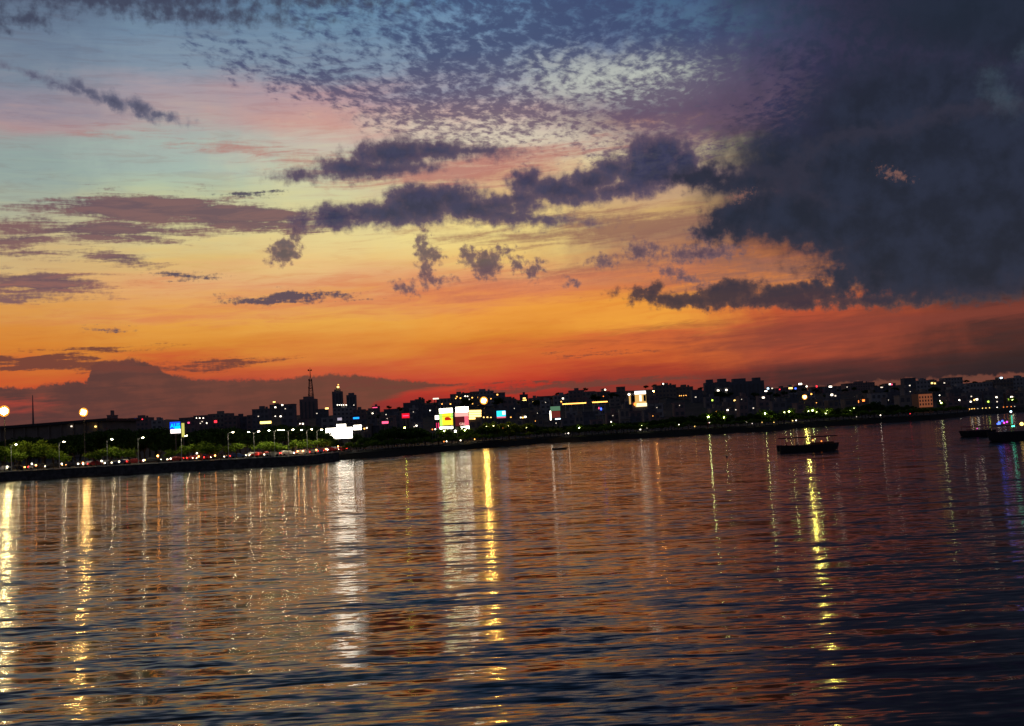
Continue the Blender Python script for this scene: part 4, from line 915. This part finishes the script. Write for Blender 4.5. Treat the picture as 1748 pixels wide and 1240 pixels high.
for i, (px, py) in enumerate([(13, 798), (55, 793), (106, 793), (134, 795), (174, 788), (246, 793), (292, 790), (337, 775), (204, 795), (560, 770)]):
    base = pt(px, 5.2); z = max(.9, at(px, py, base.y).z - base.z); root = empty('bollard_lamp', base)
    tag(root, 'small white garden lamp near the seawall, %s from the left' % ORD[i], 'garden lamp', 'garden lamps along the seawall')
    mb = MB(); mb.tube([(0, 0, -.2), (0, 0, z)], .05, 6); mb.build('post', M['metal'], root)
    mb = MB(); mb.ball((0, 0, z + .15), .22, .22, .22, 7, 5); mb.build('globe', G['white'], root)

WARM = glow('stall_lamp_glow', (1, .36, .08), 22)
for i, (px, py) in enumerate([(509, 774.5), (518, 771.5), (541, 769), (557, 767.5), (578, 763), (62, 803), (142, 799), (340, 784), (368, 783)]):
    base = pt(px, 7.4); z = max(1.1, at(px, py, base.y).z - base.z); root = empty('stall_lamp', base)
    tag(root, 'warm orange lamp low over the roadside stalls, %s from the left' % ORD[sorted([509, 518, 541, 557, 578, 62, 142, 340, 368]).index(px)], 'stall lamp', 'orange stall lamps along the road')
    mb = MB(); mb.tube([(0, 0, -.2), (0, 0, z)], .04, 6); mb.build('post', M['metal'], root)
    mb = MB(); mb.ball((0, 0, z + .12), .17, .17, .17, 8, 6); mb.build('globe', WARM, root)

# ------------------------------------------------------------------ cars on the left road
HL = glow('headlight_glow', (1, .82, .55), 22); TL = glow('tail_light_glow', (1, .03, .02), 22); OR = glow('indicator_glow', (1, .42, .08), 20)
paints = [principled('car_' + k, c, .35, .2, spec=.5) for k, c in (('silver', (.5, .5, .5)), ('white', (.75, .75, .73)), ('black', (.03, .03, .035)), ('red', (.35, .03, .03)), ('blue', (.04, .07, .2)))]
PN = ['silver', 'white', 'black', 'red', 'blue']
def car_proto(pi, head):
    """side on to the lake, nose towards +x"""
    root = empty('parked_car', (0, 0, 0))
    prof = [(-2.1, .35), (-2.15, .75), (-2.0, 1.0), (-1.55, 1.05), (-1.05, 1.45), (.45, 1.47), (1.1, 1.0), (1.95, .86), (2.15, .7), (2.1, .35)]
    mb = MB(); k = len(prof); vs = [(x, -.85 + (.12 if z > 1.1 else 0), z) for x, z in prof] + [(x, .85 - (.12 if z > 1.1 else 0), z) for x, z in prof]
    mb.add(vs, [tuple(range(k)), tuple(range(2 * k - 1, k - 1, -1))] + [(i, i + k, (i + 1) % k + k, (i + 1) % k) for i in range(k)]); mb.build('body', paints[pi], root)
    mb = MB(); mb.add([(-1.0, -.80, 1.06), (.85, -.80, 1.06), (.38, -.745, 1.40), (-.95, -.745, 1.40)], [(0, 1, 2, 3)]); mb.build('side_window', M['glass'], root)
    for x in (-1.35, 1.35):
        for y in (-.82, .82):
            mb = MB(); mb.tube([(x, y - .1, .33), (x, y + .1, .33)], .33, 12); mb.build('wheel', M['rubber'], root)
    for y in (-.6, .6):
        mb = MB(); mb.ball((2.12, y, .72), .12, .17, .11, 7, 5); mb.build('headlight', HL, root)
        mb = MB(); mb.ball((-2.12, y, .82), .12, .16, .12, 7, 5); mb.build('tail_light', TL if head < 2 else OR, root)
    return root
CP = [car_proto(i, i % 3) for i in range(5)]; cu_used = set()
CARS = [(8, 1), (28, 1), (63, 0), (72, 0), (92, 1), (128, 0), (140, 1), (155, 0), (165, 0), (180, 1), (190, 1), (205, 1), (211, 1), (231, 0), (262, 0), (300, 1), (333, 0), (342, 1), (350, 1), (362, 0), (374, 1), (397, 1), (407, 0), (430, 1), (440, 1), (455, 0), (465, 1), (488, 0), (494, 0), (509, 1), (516, 1), (519, 0), (530, 1), (540, 1), (546, 1), (556, 0), (566, 0), (572, 0), (580, 1)]
for i, (px, hd) in enumerate(CARS):
    pi = random.randint(0, 4); src = CP[pi]
    o = src if pi not in cu_used else copy_tree(src); cu_used.add(pi)
    p = pt(px, random.choice([10.5, 13.5, 16.5]), 2.33)
    ang = random.uniform(.25, .5); o.rotation_euler = (0, 0, (math.pi + ang if hd else ang) + (.0)); o.location = p
    o.name = 'car'; tag(o, '%s car with its lights on, %s from the left on the lamp-lit road' % (PN[pi], ORD[i]), 'car', 'cars on the left road')
for i, o in enumerate(CP):
    if i not in cu_used:
        for ch in list(o.children): bpy.data.objects.remove(ch)
        bpy.data.objects.remove(o)

# ------------------------------------------------------------------ boats
hull_m = principled('hull_paint', (.035, .03, .035), .6); wood_m = principled('boat_wood', (.10, .05, .03), .7, var=.3, scale=2); can_m = principled('canopy_cloth', (.018, .02, .03), .95, spec=.1); can_r = principled('canopy_maroon', (.22, .03, .06), .8)
def hull(L, B, Hh, mat, parent, sheer=.25):
    mb = MB(); secs = 15; vs = []
    for i in range(secs):
        t_ = i / (secs - 1); x = -L / 2 + L * t_; bow = max(0, (t_ - .72) / .28); stern = max(0, (.08 - t_) / .08)
        wv = B / 2 * (1 - bow ** 2 * .95) * (1 - stern * .15); top = Hh + sheer * (2 * t_ - 1) ** 2; bt = -.25 + .35 * bow ** 2
        xx = x + bow * .35
        vs += [(x, 0, bt), (x, -wv * .7, bt + .15), (xx, -wv, top), (xx, -wv + .12, top), (x, -wv * .62, .22), (x, wv * .62, .22), (xx, wv - .12, top), (xx, wv, top), (x, wv * .7, bt + .15)]
    K = 9; fs = [(i * K + j, i * K + (j + 1) % K, (i + 1) * K + (j + 1) % K, (i + 1) * K + j) for i in range(secs - 1) for j in range(K)]
    fs += [tuple(range(K))[::-1], tuple((secs - 1) * K + j for j in range(K))]
    mb.add(vs, fs); return mb.build('hull', mat, parent)
def person(loc, rz, shirt, label, h=.0, lean=0.0):
    """a seated figure grown as one skin from joints"""
    J = {'pel': (0, 0, .0), 'belly': (.02, 0, .16), 'chest': (.03 + lean, 0, .38), 'neck': (.05 + lean, 0, .56), 'head': (.07 + lean, 0, .66), 'crown': (.07 + lean, 0, .80),
         'shl': (.03 + lean, .19, .48), 'ell': (.12 + lean, .24, .24), 'wrl': (.32, .16, .14), 'hal': (.40, .14, .12), 'shr': (.03 + lean, -.19, .48), 'elr': (.12 + lean, -.24, .24), 'wrr': (.32, -.16, .14), 'har': (.40, -.14, .12),
         'hil': (.02, .10, .0), 'knl': (.44, .13, .05), 'anl': (.42, .13, -.36), 'tol': (.56, .13, -.40), 'hir': (.02, -.10, .0), 'knr': (.44, -.13, .05), 'anr': (.42, -.13, -.36), 'tor': (.56, -.13, -.40)}
    rad = {'pel': .15, 'belly': .14, 'chest': .16, 'neck': .06, 'head': .095, 'crown': .085, 'shl': .07, 'ell': .048, 'wrl': .032, 'hal': .04, 'shr': .07, 'elr': .048, 'wrr': .032, 'har': .04, 'hil': .10, 'knl': .075, 'anl': .045, 'tol': .04, 'hir': .10, 'knr': .075, 'anr': .045, 'tor': .04}
    E = [('pel', 'belly'), ('belly', 'chest'), ('chest', 'neck'), ('neck', 'head'), ('head', 'crown'), ('chest', 'shl'), ('shl', 'ell'), ('ell', 'wrl'), ('wrl', 'hal'), ('chest', 'shr'), ('shr', 'elr'), ('elr', 'wrr'), ('wrr', 'har'), ('pel', 'hil'), ('hil', 'knl'), ('knl', 'anl'), ('anl', 'tol'), ('pel', 'hir'), ('hir', 'knr'), ('knr', 'anr'), ('anr', 'tor')]
    ks = list(J); me = bpy.data.meshes.new('person'); me.from_pydata([J[k] for k in ks], [(ks.index(a), ks.index(b)) for a, b in E], [])
    o = bpy.data.objects.new('person', me); COL.objects.link(o)
    sk = o.modifiers.new('skin', 'SKIN'); me.skin_vertices.new() if not me.skin_vertices else None
    for i, k in enumerate(ks):
        me.skin_vertices[0].data[i].radius = (rad[k], rad[k]); me.skin_vertices[0].data[i].use_root = (k == 'pel')
    ss = o.modifiers.new('sub', 'SUBSURF'); ss.levels = 1; ss.render_levels = 1
    me.materials.append(shirt); o.location = loc; o.rotation_euler = (0, 0, rz)
    return tag(o, label, 'person', 'people on the boats')
cloth = [principled('cloth_' + str(i), c, .9) for i, c in enumerate([(.10, .03, .03), (.05, .05, .07), (.12, .09, .07), (.04, .05, .10)])]
def tour_boat():
    a = on_water(1331, 773.5); b_ = on_water(1428, 767.5); c = (a + b_) / 2; L = (b_ - a).length
    root = empty('tour_boat', (c.x, c.y, 0), math.atan2(b_.y - a.y, b_.x - a.x) * .35); tag(root, 'open tour boat with a thin flat canopy crossing the yellow light path', 'boat')
    hull(L * .98, 2.6, 1.15, hull_m, root, .22)
    zt = at(1380, 745.5, c.y).z
    mb = MB(); mb.box(-L * .445, L * .455, -1.25, 1.25, zt - .16, zt); mb.build('canopy', can_m, root)
    for i in range(5):
        for y in (-1.15, 1.15):
            x = -L * .42 + L * .85 * i / 4; mb = MB(); mb.tube([(x, y, 1.0), (x, y, zt - .1)], .025, 6); mb.build('canopy_post', M['metal'], root)
    for i in range(6):
        x = -L * .38 + L * .72 * i / 5; mb = MB(); mb.box(x - .2, x + .2, -1.0, 1.0, .78, .86); mb.box(x - .24, x - .19, -1.0, 1.0, .86, 1.3); mb.build('bench', wood_m, root)
    mb = MB(); mb.box(L * .02, L * .40, -1.05, -.98, 1.12, 1.62); mb.build('side_board', wood_m, root)
    for px, s, cc in ((1402, .13, 'orange'), (1387, .12, 'amber')):
        q_ = at(px, 753.5 if px > 1400 else 752, c.y - 1.2); mb = MB(); mb.ball((q_.x - c.x, -1.2, q_.z), s, s, s, 7, 5); mb.build('cabin_lamp', G[cc], root)
    names = ['seated person in dark clothes at the stern end of the tour boat', 'seated person second from the stern of the tour boat', 'seated person third from the stern of the tour boat', 'seated person at the middle bench of the tour boat', 'seated person just behind the bow lamp of the tour boat']
    cz, sz_ = math.cos(root.rotation_euler.z), math.sin(root.rotation_euler.z)
    for i in range(5):
        x = -L * .36 + L * .15 * i + .1; y = -.5 if i % 2 else .2
        person((c.x + x * cz - y * sz_, c.y + x * sz_ + y * cz, 1.0), root.rotation_euler.z, cloth[i % 4], names[i], lean=.03 * (i % 3))
tour_boat()
def rowboat():
    a = on_water(943, 768.5); b_ = on_water(967, 767.5); c = (a + b_) / 2
    root = empty('rowing_boat', (c.x, c.y, 0), .05); tag(root, 'small empty dark rowing boat alone on the orange water', 'boat')
    hull((b_ - a).length, 1.3, .45, hull_m, root, .12)
    for x in (-.9, .5):
        mb = MB(); mb.box(x - .15, x + .15, -.5, .5, .36, .40); mb.build('thwart', wood_m, root)
rowboat()
def moored(px0, px1, py, label, canopy, lamps, zc, person_labels=(), name='ferry_boat', cm=None, Hh=1.0, can_px=None):
    a = on_water(px0, py); b_ = on_water(px1, py - (px1 - px0) * .052); c = (a + b_) / 2; L = b_.x - a.x
    root = empty(name, (c.x, c.y, 0), math.pi); tag(root, label, 'boat')
    hull(L, 3.0, Hh, hull_m, root, .35)
    mb = MB(); mb.box(-L * .30, L * .38, -1.3, 1.3, Hh * .8, Hh * .8 + .5); mb.build('deck_house', hull_m, root)
    mb = MB(); mb.box(-L * .36, L * .40, -1.4, 1.4, zc - .12, zc); mb.build('canopy', cm or can_m, root)
    for i in range(4):
        for y in (-1.3, 1.3):
            x = -L * .34 + L * .72 * i / 3; mb = MB(); mb.tube([(x, y, Hh * .8), (x, y, zc - .12)], .04, 6); mb.build('canopy_post', M['dark_metal'], root)
    mb = MB(); mb.tube([(-L * .35, 1.33, Hh + .55), (L * .4, 1.33, Hh + .55)], .04, 6); mb.build('rail', M['dark_metal'], root)
    for px, py_, r, col in lamps:
        q_ = at(px, py_, c.y - 1.5); mb = MB(); mb.ball((-(q_.x - c.x), 1.5, q_.z), r, r, r, 8, 5); mb.build('deck_lamp', G[col], root)
    return root, c, L
moored(1640, 1697, 746, 'low dark boat with a maroon canopy, left of the moored pair', 1, [(1668, 731.8, .10, 'magenta')], 2.2, cm=can_r, Hh=1.0)
rt, cc_, L_ = moored(1689, 1792, 754, 'larger dark boat with blue and magenta deck lights at the right edge', 1, [(1706, 722.5, .26, 'blue'), (1711, 719, .18, 'blue'), (1703, 724, .16, 'blue'), (1714, 722, .18, 'magenta'), (1719, 720.5, .18, 'magenta'), (1744, 724, .34, 'gold'), (1728, 728, .14, 'green'), (1731, 727.6, .14, 'green')], 2.9, Hh=1.5)
q1 = at(1722.5, 704, cc_.y); q2 = at(1725.5, 724, cc_.y)
mb = MB(); mb.tube([(-(q2.x - cc_.x), .4, 1.2), (-(q2.x - cc_.x), .4, q1.z)], .07, 8); ms = mb.build('mast', M['metal'], rt)
mb = MB(); mb.box(-(q2.x - cc_.x) - .09, -(q2.x - cc_.x) + .09, .5, .6, q2.z, q1.z - .6); mb.build('light_strip', glow('strip_green', (.05, .55, .38), 1.2), ms)
mb = MB(); mb.ball((-(q2.x - cc_.x), .4, q1.z + .1), .2, .2, .2, 8, 5); mb.build('mast_lamp', G['cool'], ms)
bp = on_water(1241, 780.5); mb = MB(); mb.ball((0, 0, .05), .22, .22, .20, 10, 6); mb.tube([(0, 0, .2), (0, 0, .45)], .04, 6)
tag(mb.build('buoy', hull_m, None, (bp.x, bp.y, 0)), 'tiny dark buoy floating left of the tour boat', 'buoy')

# trees along the hill crest
px = 612.0
while px < 1760:
    sk = float(np.interp(px, [p[0] for p in SKY_PX], [p[1] for p in SKY_PX])); u, tt = tang(px, sk - 2); Y = random.uniform(900, 1350); gz = ground_z(u, Y); p = at(px, sk - random.uniform(-1, 4), Y)
    h = max(7, p.z - gz); tree('broad', (p.x, Y, gz - 1), min(1.5, h / 12 * 1.1), h / 11.6, random.uniform(0, 6.28), 'distant dark tree among the blocks along the hill crest', 'distant trees on the hill crest')
    px += random.uniform(9, 20)
